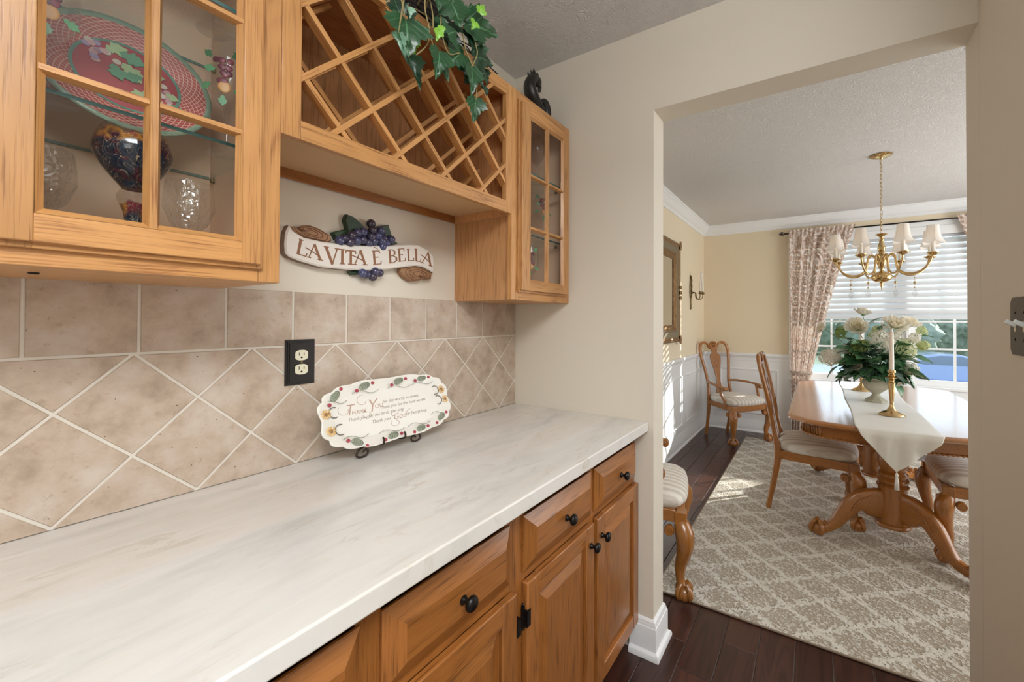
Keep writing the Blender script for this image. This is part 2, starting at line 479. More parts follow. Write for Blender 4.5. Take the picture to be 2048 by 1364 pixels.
# butt joints seen in the photo fix two rows; the rest alternate
rr = random.Random(5)
k = 0
yc = -.0190+pw/2-.0005
while yc > -2.9:
    edge = yc-pw/2
    if abs(edge+.78) < .02: joints = [-.75, .136, 1.0, 1.8, 2.6, 3.3]
    elif abs(edge+1.04) < .02: joints = [-.6, .217, 1.1, 1.9, 2.7, 3.4]
    else:
        j = -1.0+rr.choice([0, .2, .4, .6]); joints = []
        while j < 3.7: joints.append(round(j, 3)); j += rr.choice([.8, 1.0, 1.2])
        joints = [q for q in joints if abs(q-.2) > .12]
    xs = [-1.5 if yc < -.45 else -.02]+[q for q in joints if q > (-1.4 if yc < -.45 else .1)]+[3.80]
    if yc > -.45: xs = [.119]+[q for q in joints if q > .3]+[3.80]
    for a, b in zip(xs, xs[1:]):
        if b-a > .04: plank(a, b, yc)
    yc -= pw

# walls
wb = struct(build('wall_back', MB().box(-4.2, 0, 0, .12, 0, ZC), PAINT))
p = [(0.12, 0), (0.12, ZC), (-4.2, ZC), (-4.2, 0), (OY1, 0), (OY1, OZ), (OY0, OZ), (OY0, 0)]
mb = MB()
M_yz = Matrix(((0, 0, 1, 0), (1, 0, 0, 0), (0, 1, 0, 0), (0, 0, 0, 1)))   # local xy -> world yz, extrude along X
mb.box(0, WT, OY0, .12, 0, ZC); mb.box(0, WT, OY1, OY0, OZ, ZC); mb.box(0, WT, -4.2, OY1, 0, ZC)
wr = struct(build('wall_right', mb, PAINT))
wf = struct(build('wall_front', MB().box(-.62, -.001, OY1-.12, OY1, 0, ZC), PAINT))
struct(build('wall_kitchen', MB().box(-5.1, -5, -4.2, .2, 0, ZC).box(-5, 0, -4.3, -4.2, 0, ZC).box(-5, -4.2, 0, .12, 0, ZC), PAINT))
ws = struct(build('wall_side', MB().box(WT, XF+.15, YS, YS+.14, 0, ZC), PAINT2))
# far wall with the window opening
WY0, WY1, WZ0, WZ1 = -1.04, -3.04, .665, 2.25
wfar = struct(build('wall_far', MB().box(XF, XF+.15, WY0, YS+.1, 0, ZC).box(XF, XF+.15, -3.8, WY1, 0, ZC).box(XF, XF+.15, WY1, WY0, 0, WZ0).box(XF, XF+.15, WY1, WY0, WZ1, ZC), PAINT2))
struct(build('wall_dining_end', MB().box(WT, XF+.15, -3.9, -3.75, 0, ZC), PAINT2))
struct(build('ceiling', MB().box(-5.1, XF+.15, -4.3, .25, ZC, ZC+.1), CEIL))
# backsplash: straight course over a field of diamonds
PT = .1524; X0 = -.076; ZL = .914+.3263; DX0 = -.1174; DS = PT*2**.5
box('grout', GROUT, wb, -2.2, -.0005, -.005, 0, .915, 1.391)
def clip(poly, ax, val, keep):
    out = []
    for i in range(len(poly)):
        a, b = poly[i-1], poly[i]; ia = (a[ax]-val)*keep >= 0; ib = (b[ax]-val)*keep >= 0
        if ia != ib:
            t = (val-a[ax])/(b[ax]-a[ax]); out.append((a[0]+t*(b[0]-a[0]), a[1]+t*(b[1]-a[1])))
        if ib: out.append(b)
    return out
def tile(poly):
    n = len(poly)
    ar = abs(sum(poly[i][0]*poly[(i+1) % n][1]-poly[(i+1) % n][0]*poly[i][1] for i in range(n)))/2
    if ar < .0002: return
    mb = MB()
    a = sum(poly[i][0]*poly[(i+1) % n][1]-poly[(i+1) % n][0]*poly[i][1] for i in range(n))
    if a < 0: poly = poly[::-1]
    mb.prism(poly, .002, .0062, XZ); mb.prism(poly, .0062, .0075, XZ, shrink=.0012)
    build('tile', mb, TILE, wb)
g = .0028
for k in range(0, 15):
    x1 = X0-k*PT-g+PT if k else -.001; x0 = X0-k*PT+g
    if k == 0: x1 = -.001
    tile([(x0, ZL+g), (x1, ZL+g), (x1, 1.390), (x0, 1.390)])
for k in range(-1, 11):
    for hz in (0, .5, 1.0, 1.5):
        cx_ = DX0-k*DS-(DS/2 if hz in (.5, 1.5) else 0); cz_ = ZL-DS*hz
        h = DS/2-g*1.42
        q = [(cx_, cz_-h), (cx_+h, cz_), (cx_, cz_+h), (cx_-h, cz_)]
        for ax, val, kp in ((0, -.001, -1), (0, -2.2, 1), (1, ZL-g, -1), (1, .9155, 1)):
            if q: q = clip(q, ax, val, kp)
        if len(q) > 2:
            q = [q[i] for i in range(len(q)) if (Vector(q[i])-Vector(q[i-1])).length > .0008]
            if len(q) > 2: tile(q)

# baseboards, crown, chair rail, wainscot
BASEP = [(0, 0), (.030, 0), (.030, .010), (.026, .020), (.018, .026), (.016, .028), (.016, .108), (.0145, .114), (.012, .116), (.012, .122), (.009, .128), (.009, .134), (.004, .140), (0, .142)]
struct(build('baseboard_right', molding([(0, -.60), (0, OY0), (WT, OY0), (WT, YS)], BASEP[::1]), WHITE, smooth=30))
struct(build('baseboard_front', molding([(-.62, OY1), (0, OY1)][::1], BASEP), WHITE, smooth=30))
BASE2 = [(0, 0), (.026, 0), (.026, .010), (.022, .018), (.016, .022), (.016, .095), (.012, .105), (.012, .118), (.006, .135), (.006, .142), (0, .145)]
struct(build('baseboard_side', molding([(WT, YS), (XF, YS), (XF, -3.75)], BASE2), WHITE, smooth=30))
RAIL = [(0, .835), (.008, .835), (.010, .845), (.010, .872), (.016, .878), (.020, .890), (.032, .900), (.034, .912), (.034, .922), (.026, .928), (0, .928)]
struct(build('trim_1', molding([(WT, YS), (XF, YS), (XF, WY0+.03)], RAIL), WHITE, smooth=30))
CROWN = [(0, 2.368), (.010, 2.368), (.014, 2.378), (.018, 2.384), (.018, 2.392), (.030, 2.400), (.046, 2.420), (.060, 2.444), (.070, 2.452), (.072, 2.462), (.084, 2.468), (.086, ZC), (0, ZC)]
struct(build('trim_2', molding([(WT, YS), (XF, YS), (XF, -3.75)], CROWN), WHITE, smooth=30))
wains = struct(build('trim_3', MB().box(WT, XF-.004, YS-.004, YS, 0, .84).box(XF-.004, XF, WY0+.03, YS-.004, 0, .84).box(XF-.004, XF, -3.75, WY0+.03, 0, WZ0-.05), WHITE))
PM = [(0, 0), (0, .006), (.004, .010), (.010, .012), (.016, .010), (.022, .006), (.024, 0)]     # (inward, proud)
def panel_moulding(a0, a1, z0, z1, side):
    # rectangular picture-frame moulding on a wall; a = distance along the wall
    mb = MB(); rects = []
    for d, h in PM:
        rects.append([(a0+d, z0+d, h), (a1-d, z0+d, h), (a1-d, z1-d, h), (a0+d, z1-d, h)])
    vs = []; n = len(PM)
    for r_ in rects:
        for a, z, h in r_:
            vs.append((a, YS-.004-h, z) if side else (XF-.004-h, a, z))
    fs = [(q*4+i, q*4+(i+1) % 4, (q+1)*4+(i+1) % 4, (q+1)*4+i) for q in range(n-1) for i in range(4)]
    mb.add(vs, fs); build('panel_moulding', mb, WHITE, wains, smooth=30)
for a0, a1 in ((.25, .85), (.95, 1.75), (1.87, 2.77), (2.885, 3.575)): panel_moulding(a0, a1, .215, .738, True)
panel_moulding(-.875, -.23, .215, .745, False)
for a0, a1 in ((-1.95, -1.1), (-2.95, -2.05)): panel_moulding(a0, a1, .2, .56, False)

# windows: two double-hung units side by side
def window(name, y0, y1):
    xo = XF+.05
    w_ = struct(build(name, MB().box(xo, xo+.07, y1, y1+.03, WZ0, WZ1).box(xo, xo+.07, y0-.03, y0, WZ0, WZ1).box(xo, xo+.07, y1+.03, y0-.03, WZ0, WZ0+.02).box(xo, xo+.07, y1+.03, y0-.03, WZ1-.03, WZ1), WHITE))
    a, b = y1+.03, y0-.03
    for zb, zt, xs in ((WZ0+.02, 1.46, xo+.012), (1.43, WZ1-.03, xo+.042)):
        s_ = sub('sash', w_); s_.location = (0, 0, 0)
        s_.location = -w_.location
        box('rail', WHITE, s_, xs, xs+.026, a, b, zb, zb+.042); box('rail', WHITE, s_, xs, xs+.026, a, b, zt-.035, zt)
        box('stile', WHITE, s_, xs, xs+.026, a, a+.035, zb+.042, zt-.035); box('stile', WHITE, s_, xs, xs+.026, b-.035, b, zb+.042, zt-.035)
        wa, wb_ = a+.035, b-.035
        for q in (1, 2):
            yy = wa+(wb_-wa)*q/3; box('muntin', WHITE, s_, xs+.004, xs+.022, yy-.009, yy+.009, zb+.042, zt-.035)
        zm = (zb+zt)/2 if zb > 1.2 else 1.036
        box('muntin', WHITE, s_, xs+.005, xs+.021, wa, wb_, zm-.009, zm+.009)
        box('pane', WINGL, s_, xs+.012, xs+.014, wa-.004, wb_+.004, zb+.038, zt-.03)
    l_ = build('sash_lift', MB().box(XF+.03, XF+.05, (a+b)/2-.006, (a+b)/2+.006, .668, .715).box(XF+.025, XF+.05, (a+b)/2-.03, (a+b)/2+.03, .668, .676), BLACK, w_, bevel=.002)
window('window_1', WY0, -2.025); window('window_2', -2.05, WY1)
struct(build('trim_4', MB().box(XF-.03, XF+.049, -3.12, -.97, .640, .668)  .box(XF-.012, XF-.0005, -3.08, -1.0, .55, .6395), WHITE, bevel=.004))
struct(build('trim_5', MB().box(XF-.016, XF-.0005, WY0, WY0+.06, .668, 2.31).box(XF-.016, XF-.0005, WY1-.06, WY1, .668, 2.31).box(XF-.0155, XF-.0005, WY1, WY0, WZ1, 2.3095).box(XF+.02, XF+.13, -2.05, -2.025, WZ0, WZ1), WHITE, bevel=.003))

# ================================================================ OUTSIDE the dining window
GZ = -1.55
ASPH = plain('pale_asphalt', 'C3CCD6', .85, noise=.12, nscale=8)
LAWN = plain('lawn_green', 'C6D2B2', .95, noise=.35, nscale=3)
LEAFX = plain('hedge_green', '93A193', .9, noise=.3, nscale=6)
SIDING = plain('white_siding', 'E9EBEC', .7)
struct(build('ground', MB().box(3.95, 60, -45, 30, GZ-.3, GZ-.03), LAWN))
struct(build('street', MB().box(13.5, 30.5, -45, 30, GZ-.05, GZ), ASPH))
def bush(name, label, cat, x, y, z, r, h, seed, grp):
    rnd = random.Random(seed); mb = MB()
    m0 = bmesh.new(); bmesh.ops.create_icosphere(m0, subdivisions=5, radius=1)
    from mathutils import noise as ns
    for v in m0.verts:
        q = v.co.copy(); d = 1+.28*ns.noise(q*2.3+Vector((seed*3.1, 0, 0)))+.16*ns.noise(q*6+Vector((0, seed, 0)))+.14*ns.noise(q*13)+.10*ns.noise(q*29)
        v.co = Vector((q.x*r*d, q.y*r*d, q.z*h*d))
    mb.add([v.co for v in m0.verts], [tuple(v.index for v in f.verts) for f in m0.faces]); m0.free()
    t_ = thing(name, label, cat, (x, y, z), grp)
    mb.xf(T(x, y, z+h*.9+.3)); build('crown', mb, LEAFX, t_, smooth=True)
    build('trunk', MB().tube([(x, y, z), (x+.05, y, z+h*.5), (x, y, z+h)], [.16, .12, .08], n=8), plain('bark_%d' % seed, '6A5A4A', .9), t_)
LB = ['broad dark green tree across the street behind the blue car', 'dark green tree across the street seen between window bars', 'low rounded tree beyond the street at the left pane', 'tall tree beyond the street hidden behind the bouquet', 'far green tree left of the white house across the street', 'far green tree right of the white house across the street']
for i, (x, y, r, h) in enumerate([(34, -12.9, 2.0, 2.2), (33, -5.6, 2.0, 2.3), (34, 3.4, 1.9, 2.1), (40, -.8, 2.4, 2.6), (38, -9.0, 1.6, 2.2), (37, -18.2, 2.0, 2.4)]):
    bush('leafy_tree', LB[i], 'tree', x, y, GZ+.3, r, h, i+1, 'trees across the street')
hg = thing('tall_hedge', 'long tall hedge across the street behind the trees', 'hedge', (45.5, -8, GZ))
from mathutils import noise as nz
def hp(u, v):
    y_ = -34+u*52; a = PI*v; q_ = Vector((u*30, v*5, 0)); d_ = 1+.22*nz.noise(q_)+.12*nz.noise(q_*2.7)
    return Vector((45.5-1.6*math.cos(a)*d_, y_, GZ+5.2*math.sin(a)**.5*d_))
build('foliage', MB().grid(hp, 160, 14), LEAFX, hg, smooth=True)
hs = thing('white_house', 'white gabled house front across the street, half hidden by trees', 'house', (50, -10.5, GZ))
box('wall', SIDING, hs, 50, 56, -15.5, -6.8, GZ, GZ+3.1)
build('roof', MB().prism([(49.4, GZ+3.1), (56.6, GZ+3.1), (53, GZ+5.6)], -6.4, -15.9, Matrix(((1, 0, 0, 0), (0, 0, 1, 0), (0, 1, 0, 0), (0, 0, 0, 1)))), plain('grey_shingle', '8B8F96', .9), hs)
for yy in (-9.2, -12.2): 
    f_ = box('window', plain('pale_frame', 'D5DADF', .5), hs, 49.95, 50.0, yy-.6, yy+.6, GZ+1.0, GZ+2.4); build('pane', MB().box(49.93, 49.96, yy-.5, yy+.5, GZ+1.1, GZ+2.3), plain('dusk_glass', '7E93A8', .15), f_)

# blue sedan parked across the street, side on
CARP = plain('blue_car_paint', '7C90B8', .22, .25, coat=1.0)
CARG = plain('dark_car_glass', '5A6A80', .08, coat=.5)
car = thing('blue_sedan', 'blue sedan parked in the street outside the window', 'car', (22.9, -6.4, GZ))
yb = -4.08      # rear bumper; the car runs to -Y
prof = [(.02, .42), (0, .80), (.12, .98), (.55, 1.06), (1.25, 1.38), (1.75, 1.45), (2.35, 1.44), (2.75, 1.34), (3.38, .93), (3.65, .87), (4.35, .72), (4.48, .55), (4.52, .32), (4.3, .26), (.15, .28)]
Mc = Matrix(((0, 0, 1, 0), (-1, 0, 0, 0), (0, 1, 0, 0), (0, 0, 0, 1)))
mb = MB().prism(prof, 0, 1.74, T(22.0, yb, GZ) @ Mc)
build('body', mb, CARP, car, bevel=.09, seg=3)
side2 = [(.98, 1.04), (1.36, 1.30), (1.75, 1.375), (2.14, 1.375), (2.14, .98), (1.2, .98)]
side = [(2.22, .97), (2.22, 1.37), (2.42, 1.36), (2.68, 1.27), (3.14, .96)]
for q in (side, side2): build('side_window', MB().prism(q, -.012, .03, T(22.0, yb, GZ) @ Mc), CARG, car, bevel=.01)
for wx in (.92, 3.66):
    wl_ = build('wheel', MB().lathe([(.20, 0), (.32, 0), (.335, .03), (.335, .17), (.32, .20), (.20, .20)], 24, m=T(21.95, yb-wx, GZ+.335) @ RY(PI/2)), plain('tyre_rubber_%d' % int(wx), '17181A', .8), car, smooth=40)
    hb = MB().lathe([(.0, -.01), (.05, -.01), (.05, .02)], 12, m=T(21.94, yb-wx, GZ+.335) @ RY(PI/2))
    for a in range(7): hb.box(-.012, .012, .04, .205, -.012, .02, T(21.94, yb-wx, GZ+.335) @ RY(PI/2) @ RZ(a*2*PI/7))
    build('hub_cap', hb, plain('alloy_%d' % int(wx), 'C9CDD2', .3, .8), wl_)
# ================================================================ UPPER CABINETS
CZ0, CZ1, FY = 1.388, 2.160, -.305       # bottom, top, face plane
def frame_rail(root, x0, x1, z0, z1): return box('rail', OAK['X'], root, x0, x1, FY, FY+.019, z0, z1, bevel=.0012)
def frame_stile(root, x0, x1, z0, z1): return box('stile', OAK['Z'], root, x0, x1, FY, FY+.019, z0, z1, bevel=.0012)
def glass_door(root, x0, x1, z0, z1, sl, sr, rails, mz, mx):
    # stepped-edge door with a 2 x 3 grid of panes; sl/sr inner edges of the stiles
    d = sub('door', root); d.location = -root.location
    yb, yf = FY-.0005, FY-.0195
    for a, b, e in ((x0, sl, x0), (sr, x1, x1)):
        mb = MB().box(min(a, b) if a != x0 else a+.008, b-(.008 if b == x1 else 0), yf, yb, z0+.008, z1-.008).box(a, b, yb-.009, yb, z0, z1)
        build('stile', mb, OAK['Z'], d, bevel=.0018)
    for a, b in ((z0, rails[0]), (rails[1], z1)):
        mb = MB().box(sl-.001, sr+.001, yf+.0004, yb, a+(.008 if a == z0 else 0), b-(.008 if b == z1 else 0)).box(sl-.001, sr+.001, yb-.009, yb, a, b)
        build('rail', mb, OAK['X'], d, bevel=.0015)
    # bevelled sticking round the glass
    bv = .009; mb = MB(); ym = yf+.0002
    o = [(sl, rails[0]), (sr, rails[0]), (sr, rails[1]), (sl, rails[1])]; i_ = [(sl+bv, rails[0]+bv), (sr-bv, rails[0]+bv), (sr-bv, rails[1]-bv), (sl+bv, rails[1]-bv)]
    vs = [(x, ym, z) for x, z in o]+[(x, ym+.010, z) for x, z in i_]
    for q in range(4):
        q2 = (q+1) % 4; m2 = MB(); m2.add([vs[q], vs[q2], vs[4+q2], vs[4+q]], [(0, 1, 2, 3)]); build('sticking', m2, OAK['X' if q % 2 == 0 else 'Z'], d)
    ms = .0105; prof = [(-ms, .013), (-ms*.45, .001), (ms*.45, .001), (ms, .013)]
    mb = MB(); n = 4
    mb.add([(mx+a, yf+b, z) for z in (rails[0], rails[1]) for a, b in prof], [(0, 1, 5, 4), (1, 2, 6, 5), (2, 3, 7, 6), (3, 0, 4, 7), (0, 3, 2, 1), (4, 5, 6, 7)])
    build('muntin', mb, OAK['Z'], d)
    for z in mz:
        for a, b in ((sl, mx-ms*.6), (mx+ms*.6, sr)):
            mb = MB(); mb.add([(x, yf+.0006+q, z+w_*.85) for x in (a, b) for w_, q in prof], [(0, 1, 5, 4), (1, 2, 6, 5), (2, 3, 7, 6), (3, 0, 4, 7), (0, 3, 2, 1), (4, 5, 6, 7)])
            build('muntin', mb, OAK['X'], d)
    zs = [rails[0]]+list(mz)+[rails[1]]
    for a, b in zip(zs, zs[1:]):
        for c, e in ((sl, mx), (mx, sr)): box('pane', PANE, d, c+.003, e-.003, yf+.0115, yf+.0135, a+.003, b-.003)
    return d
def carcass(root, x0, x1, shelves, left=PLY, right=PLY):
    e = .016; yb = FY+.019
    box('side_panel', left['Z'], root, x0, x0+e, yb, -.001, CZ0, CZ1); box('side_panel', right['Z'], root, x1-e, x1, yb, -.001, CZ0, CZ1)
    box('bottom_panel', OAK['X'], root, x0+e, x1-e, yb, -.001, CZ0, CZ0+.014); box('top_panel', PLY['X'], root, x0+e, x1-e, yb, -.001, CZ1-.016, CZ1)
    box('back_panel', INT, root, x0+e, x1-e, -.008, -.002, CZ0+.014, CZ1-.016)
    # pale interior lining
    box('lining', INT, root, x0+e, x0+e+.002, yb, -.008, CZ0+.014, CZ1-.016); box('lining', INT, root, x1-e-.002, x1-e, yb, -.008, CZ0+.014, CZ1-.016)
    box('lining', INT, root, x0+e, x1-e, yb, -.008, CZ0+.014, CZ0+.016)
    for z in shelves:
        s_ = box('shelf', SHELFG, root, x0+e+.004, x1-e-.004, FY+.022, -.010, z, z+.006)
        for ya in (FY+.0217, -.010): build('polished_edge', MB().box(x0+e+.004, x1-e-.004, ya-.0005, ya+.0005, z, z+.006), EDGE, s_)
        for xx in (x0+e+.002, x1-e-.002):
            for yy in (-.03, -.25): build('shelf_clip', MB().box(xx-.007, xx+.007, yy-.005, yy+.005, z-.012, z-.001), AGED, root, bevel=.002)

LX0, LX1 = -1.56, -1.160
lc = thing('wall_cabinet', 'large honey oak wall cabinet with glass door holding a red platter', 'cabinet', (-1.36, -.15, CZ0))
carcass(lc, LX0, LX1, (1.645, 1.906))
frame_stile(lc, LX0, LX0+.038, CZ0, CZ1); frame_stile(lc, LX1-.038, LX1, CZ0, CZ1)
frame_rail(lc, LX0+.038, LX1-.038, CZ0, CZ0+.038); frame_rail(lc, LX0+.038, LX1-.038, CZ1-.038, CZ1)
glass_door(lc, -1.522, -1.193, 1.412, 2.128, -1.473, -1.232, (1.460, 2.080), (1.665, 1.874), -1.3535)
build('screw_cap', MB().lathe([(0, -.003), (.005, -.003), (.0065, -.0015), (.0065, 0)], 12, c=(-1.455, -.171, CZ0)), BLACK, lc, smooth=40)

RX0, RX1 = -.388, -.002
rc = thing('wall_cabinet', 'narrow honey oak wall cabinet with six-pane glass door by the corner', 'cabinet', (-.2, -.15, CZ0))
carcass(rc, RX0, RX1, (1.645, 1.890))
frame_stile(rc, -.4065, -.368, CZ0, CZ1); frame_stile(rc, -.040, -.002, CZ0, CZ1)
frame_rail(rc, -.368, -.040, CZ0, CZ0+.038); frame_rail(rc, -.368, -.040, CZ1-.038, CZ1)
glass_door(rc, -.376, -.029, 1.416, 2.128, -.315, -.078, (1.458, 2.085), (1.6625, 1.8615), -.1945)

# wine rack between them
wk = thing('wine_rack', 'honey oak lattice wine rack between the two glass cabinets', 'wine rack', (-.78, -.15, 1.697))
frame_stile(wk, -1.1595, -1.121, 1.697, CZ1); frame_stile(wk, -.4385, -.4072, 1.697, CZ1)
frame_rail(wk, -1.121, -.4385, 1.697, 1.738); frame_rail(wk, -1.121, -.4385, 2.117, CZ1)
e = .016; yb = FY+.019
box('side_panel', PLY['Z'], wk, -1.1595, -1.1435, yb, -.001, 1.697, CZ1); box('side_panel', PLY['Z'], wk, -.405, -.3885, yb, -.001, 1.697, CZ1)
box('bottom_panel', LAM, wk, -1.1435, -.405, yb, -.009, 1.724, 1.734)
box('floor_panel', PLY['X'], wk, -1.1435, -.405, yb, -.009, 1.734, 1.738)
box('top_panel', PLY['X'], wk, -1.1435, -.405, yb, -.009, CZ1-.014, CZ1)
box('back_panel', PLY['Z'], wk, -1.1435, -.405, -.009, -.002, 1.7, CZ1)
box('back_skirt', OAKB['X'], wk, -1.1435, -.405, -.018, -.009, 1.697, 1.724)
def seg45(s, desc):
    # clip the 45 degree line to the opening; desc: x+z = s, else z-x = s
    xa, xb, za, zb = -1.131, -.430, 1.728, 2.126
    if desc: lo, hi = max(xa, s-zb), min(xb, s-za)
    else: lo, hi = max(xa, za-s), min(xb, zb-s)
    return (lo, s-lo, hi, s-hi) if desc else (lo, s+lo, hi, s+hi)
for y0, y1 in ((-.302, -.275), (-.172, -.146)):
    for s_, desc in [(.724+.1606*i, True) for i in range(7)]+[(2.142+.1617*i, False) for i in range(7)]:
        xa, za, xb, zb = seg45(s_, desc)
        L = math.hypot(xb-xa, zb-za)
        if xb-xa < .02: continue
        dy = .0012 if desc else 0
        m = T((xa+xb)/2, 0, (za+zb)/2) @ RY(math.atan2(-(zb-za), xb-xa))
        mb = MB().box(-L/2, L/2, y0+dy, y1-dy, -.0062, .0062)
        mat_m = m
        o = build('slat', mb, OAK['X'], wk, bevel=.0008)
        # keep the grain along the slat: the object itself is turned
        c = (m @ Vector((0, (y0+y1)/2, 0)))
        o.location = c-wk.location; o.rotation_euler = (0, math.atan2(-(zb-za), xb-xa), 0)

# ================================================================ BASE CABINETS AND WORKTOP
KY = -.615         # face frame plane
ct = tag(build('countertop', MB().box(-2.3, -.0005, -.675, -.0005, .876, .914), MARBLE, bevel=.004, seg=3), 'pale veined stone countertop running along the tiled wall', 'countertop')
def knob(x, z, y, par):
    mb = MB().lathe([(.0, 0), (.009, 0), (.0095, .002), (.006, .006), (.0048, .012), (.0075, .016), (.0145, .019), (.0158, .023), (.0140, .028), (.008, .0315), (0, .0325)], 18, m=T(x, y, z) @ RX(PI/2))
    return build('knob', mb, BLACK, par, smooth=True)
def raised(name, bevel_name, par, x0, x1, z0, z1, y, t0, t1, ins, ax):
    # a slab whose four sides slope up to a raised field; the two cross-grain slopes are pieces of their own
    A_ = [(x0, z0), (x1, z0), (x1, z1), (x0, z1)]; B__ = [(x0+ins, z0+ins), (x1-ins, z0+ins), (x1-ins, z1-ins), (x0+ins, z1-ins)]
    V = [(x, y, z) for x, z in A_]+[(x, y-t0, z) for x, z in A_]+[(x, y-t1, z) for x, z in B__]
    side = [(q, (q+1) % 4, 4+(q+1) % 4, 4+q) for q in range(4)]; slope = [(4+q, 4+(q+1) % 4, 8+(q+1) % 4, 8+q) for q in range(4)]
    keep = (0, 2) if ax == 'X' else (1, 3)
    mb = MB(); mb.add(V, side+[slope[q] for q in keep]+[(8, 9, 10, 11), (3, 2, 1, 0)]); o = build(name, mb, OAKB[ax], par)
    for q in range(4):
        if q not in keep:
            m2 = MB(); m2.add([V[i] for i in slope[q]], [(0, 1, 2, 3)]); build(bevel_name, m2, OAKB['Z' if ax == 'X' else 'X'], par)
    return o
def drawer(root, x0, x1, z0, z1, kx, kz):
    d = sub('drawer', root); d.location = -root.location
    y = KY-.0005
    raised('drawer_front', 'end_bevel', d, x0, x1, z0, z1, y, .0055, .0235, .036, 'X'); knob(kx, kz, y-.0235, d)
def hinge(x, z, y, par):
    mb = MB().tube([(x, y-.006, z-.026), (x, y-.006, z+.026)], .0052, 10).box(x-.004, x+.010, y-.022, y-.002, z-.02, z+.02).ball((x, y-.006, z+.029), .0045).ball((x, y-.006, z-.029), .0045)
    return build('hinge', mb, BLACK, par, smooth=35)
def raised_door(root, x0, x1, z0, z1, kx, kz, hx):
    d = sub('door', root); d.location = -root.location
    y = KY-.0005; w_ = .052
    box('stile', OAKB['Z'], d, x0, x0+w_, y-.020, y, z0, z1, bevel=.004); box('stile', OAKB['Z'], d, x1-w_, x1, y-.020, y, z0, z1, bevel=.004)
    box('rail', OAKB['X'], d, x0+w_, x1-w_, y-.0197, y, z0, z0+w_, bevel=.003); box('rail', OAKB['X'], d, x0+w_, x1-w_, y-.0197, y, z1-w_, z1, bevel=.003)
    a, b, c, e_ = x0+w_, x1-w_, z0+w_, z1-w_
    mb = MB().prism([(a, c), (b, c), (b, e_), (a, e_)], .004, .007, T(0, y, 0) @ XZ)
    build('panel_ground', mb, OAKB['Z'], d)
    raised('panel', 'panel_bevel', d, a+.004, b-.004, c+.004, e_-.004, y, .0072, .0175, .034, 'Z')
    knob(kx, kz, y-.020, d)
    for z in ((z1-.085, z0+.085) if hx < -.1 else ()): hinge(hx, z, y, d)
    return d
def base_unit(label, x0, x1, cols, doors, loc):
    u = thing('base_cabinet', label, 'cabinet', loc)
    yb = KY+.019
    st = [x0]+[c for p_ in cols for c in p_]+[x1]
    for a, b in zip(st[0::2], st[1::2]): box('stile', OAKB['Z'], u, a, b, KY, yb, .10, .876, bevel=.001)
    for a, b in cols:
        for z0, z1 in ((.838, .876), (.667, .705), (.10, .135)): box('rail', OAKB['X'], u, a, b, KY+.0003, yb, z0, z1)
    box('side_panel', PLY['Z'], u, x0, x0+.016, yb, -.003, .10, .875); box('side_panel', PLY['Z'], u, x1-.016, x1, yb, -.003, .10, .875)
    box('bottom_panel', PLY['X'], u, x0+.016, x1-.016, yb, -.003, .10, .116); box('back_panel', PLY['Z'], u, x0+.016, x1-.016, -.009, -.003, .116, .875)
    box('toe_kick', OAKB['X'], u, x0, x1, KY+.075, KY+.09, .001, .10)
    return u
bu = base_unit('oak base cabinet nearest the doorway with two drawers over two doors', -.776, -.002, [(-.738, -.405), (-.360, -.032)], None, (-.39, -.3, 0))
drawer(bu, -.751, -.392, .690, .828, -.572, .757); drawer(bu, -.367, -.014, .690, .828, -.190, .757)
raised_door(bu, -.751, -.392, .118, .668, -.418, .606, -.751); raised_door(bu, -.367, -.007, .118, .668, -.341, .606, -.007)
bu2 = base_unit('oak base cabinet further from the doorway under the worktop', -1.62, -.777, [(-1.58, -1.185), (-1.14, -.815)], None, (-1.2, -.3, 0))
drawer(bu2, -1.595, -1.180, .690, .828, -1.39, .757); drawer(bu2, -1.142, -.803, .690, .828, -.973, .757)
raised_door(bu2, -1.595, -1.180, .118, .668, -1.21, .606, -1.595); raised_door(bu2, -1.142, -.792, .118, .668, -1.115, .606, -.790)

# ================================================================ SMALL THINGS ON THE WALLS
def outlet():
    o = thing('outlet_plate', 'dark stepped outlet plate with cream double socket on the tiles', 'outlet', (-.973, -.0076, 1.195))
    x, z = -.973, 1.195; mb = MB()
    for k_, (w_, h, d) in enumerate(((.039, .063, .004), (.035, .059, .0065), (.031, .055, .009))):
        mb.prism([(x-w_, z-h), (x+w_, z-h), (x+w_, z+h), (x-w_, z+h)], .0076, .0076+d, XZ, shrink=.0012)
    build('plate', mb, plain('oiled_bronze', '2A2624', .4, .4), o)
    for dz in (.0195, -.0195):
        q = [(x+.0165*max(-1, min(1, 1.25*math.cos(a))), z+dz+.0142*max(-1, min(1, 1.05*math.sin(a)))) for a in [2*PI*i/24 for i in range(24)]]
        s_ = build('socket', MB().prism(q, .012, .0178, XZ), CREAM, o)
        build('slot', MB().box(x-.0072, x-.0055, -.01815, -.0177, z+dz-.001, z+dz+.008).box(x+.0055, x+.0072, -.01815, -.0177, z+dz, z+dz+.007).lathe([(0, 0), (.0026, 0), (.0026, .0004), (0, .0004)], 10, m=T(x, -.0178, z+dz-.0065) @ RX(PI/2)), DARKHOLE, s_)
    build('screw', MB().lathe([(0, 0), (.003, 0), (.003, .0012), (0, .0016)], 10, m=T(x, -.0165, z) @ RX(PI/2)), AGED, o)
outlet()
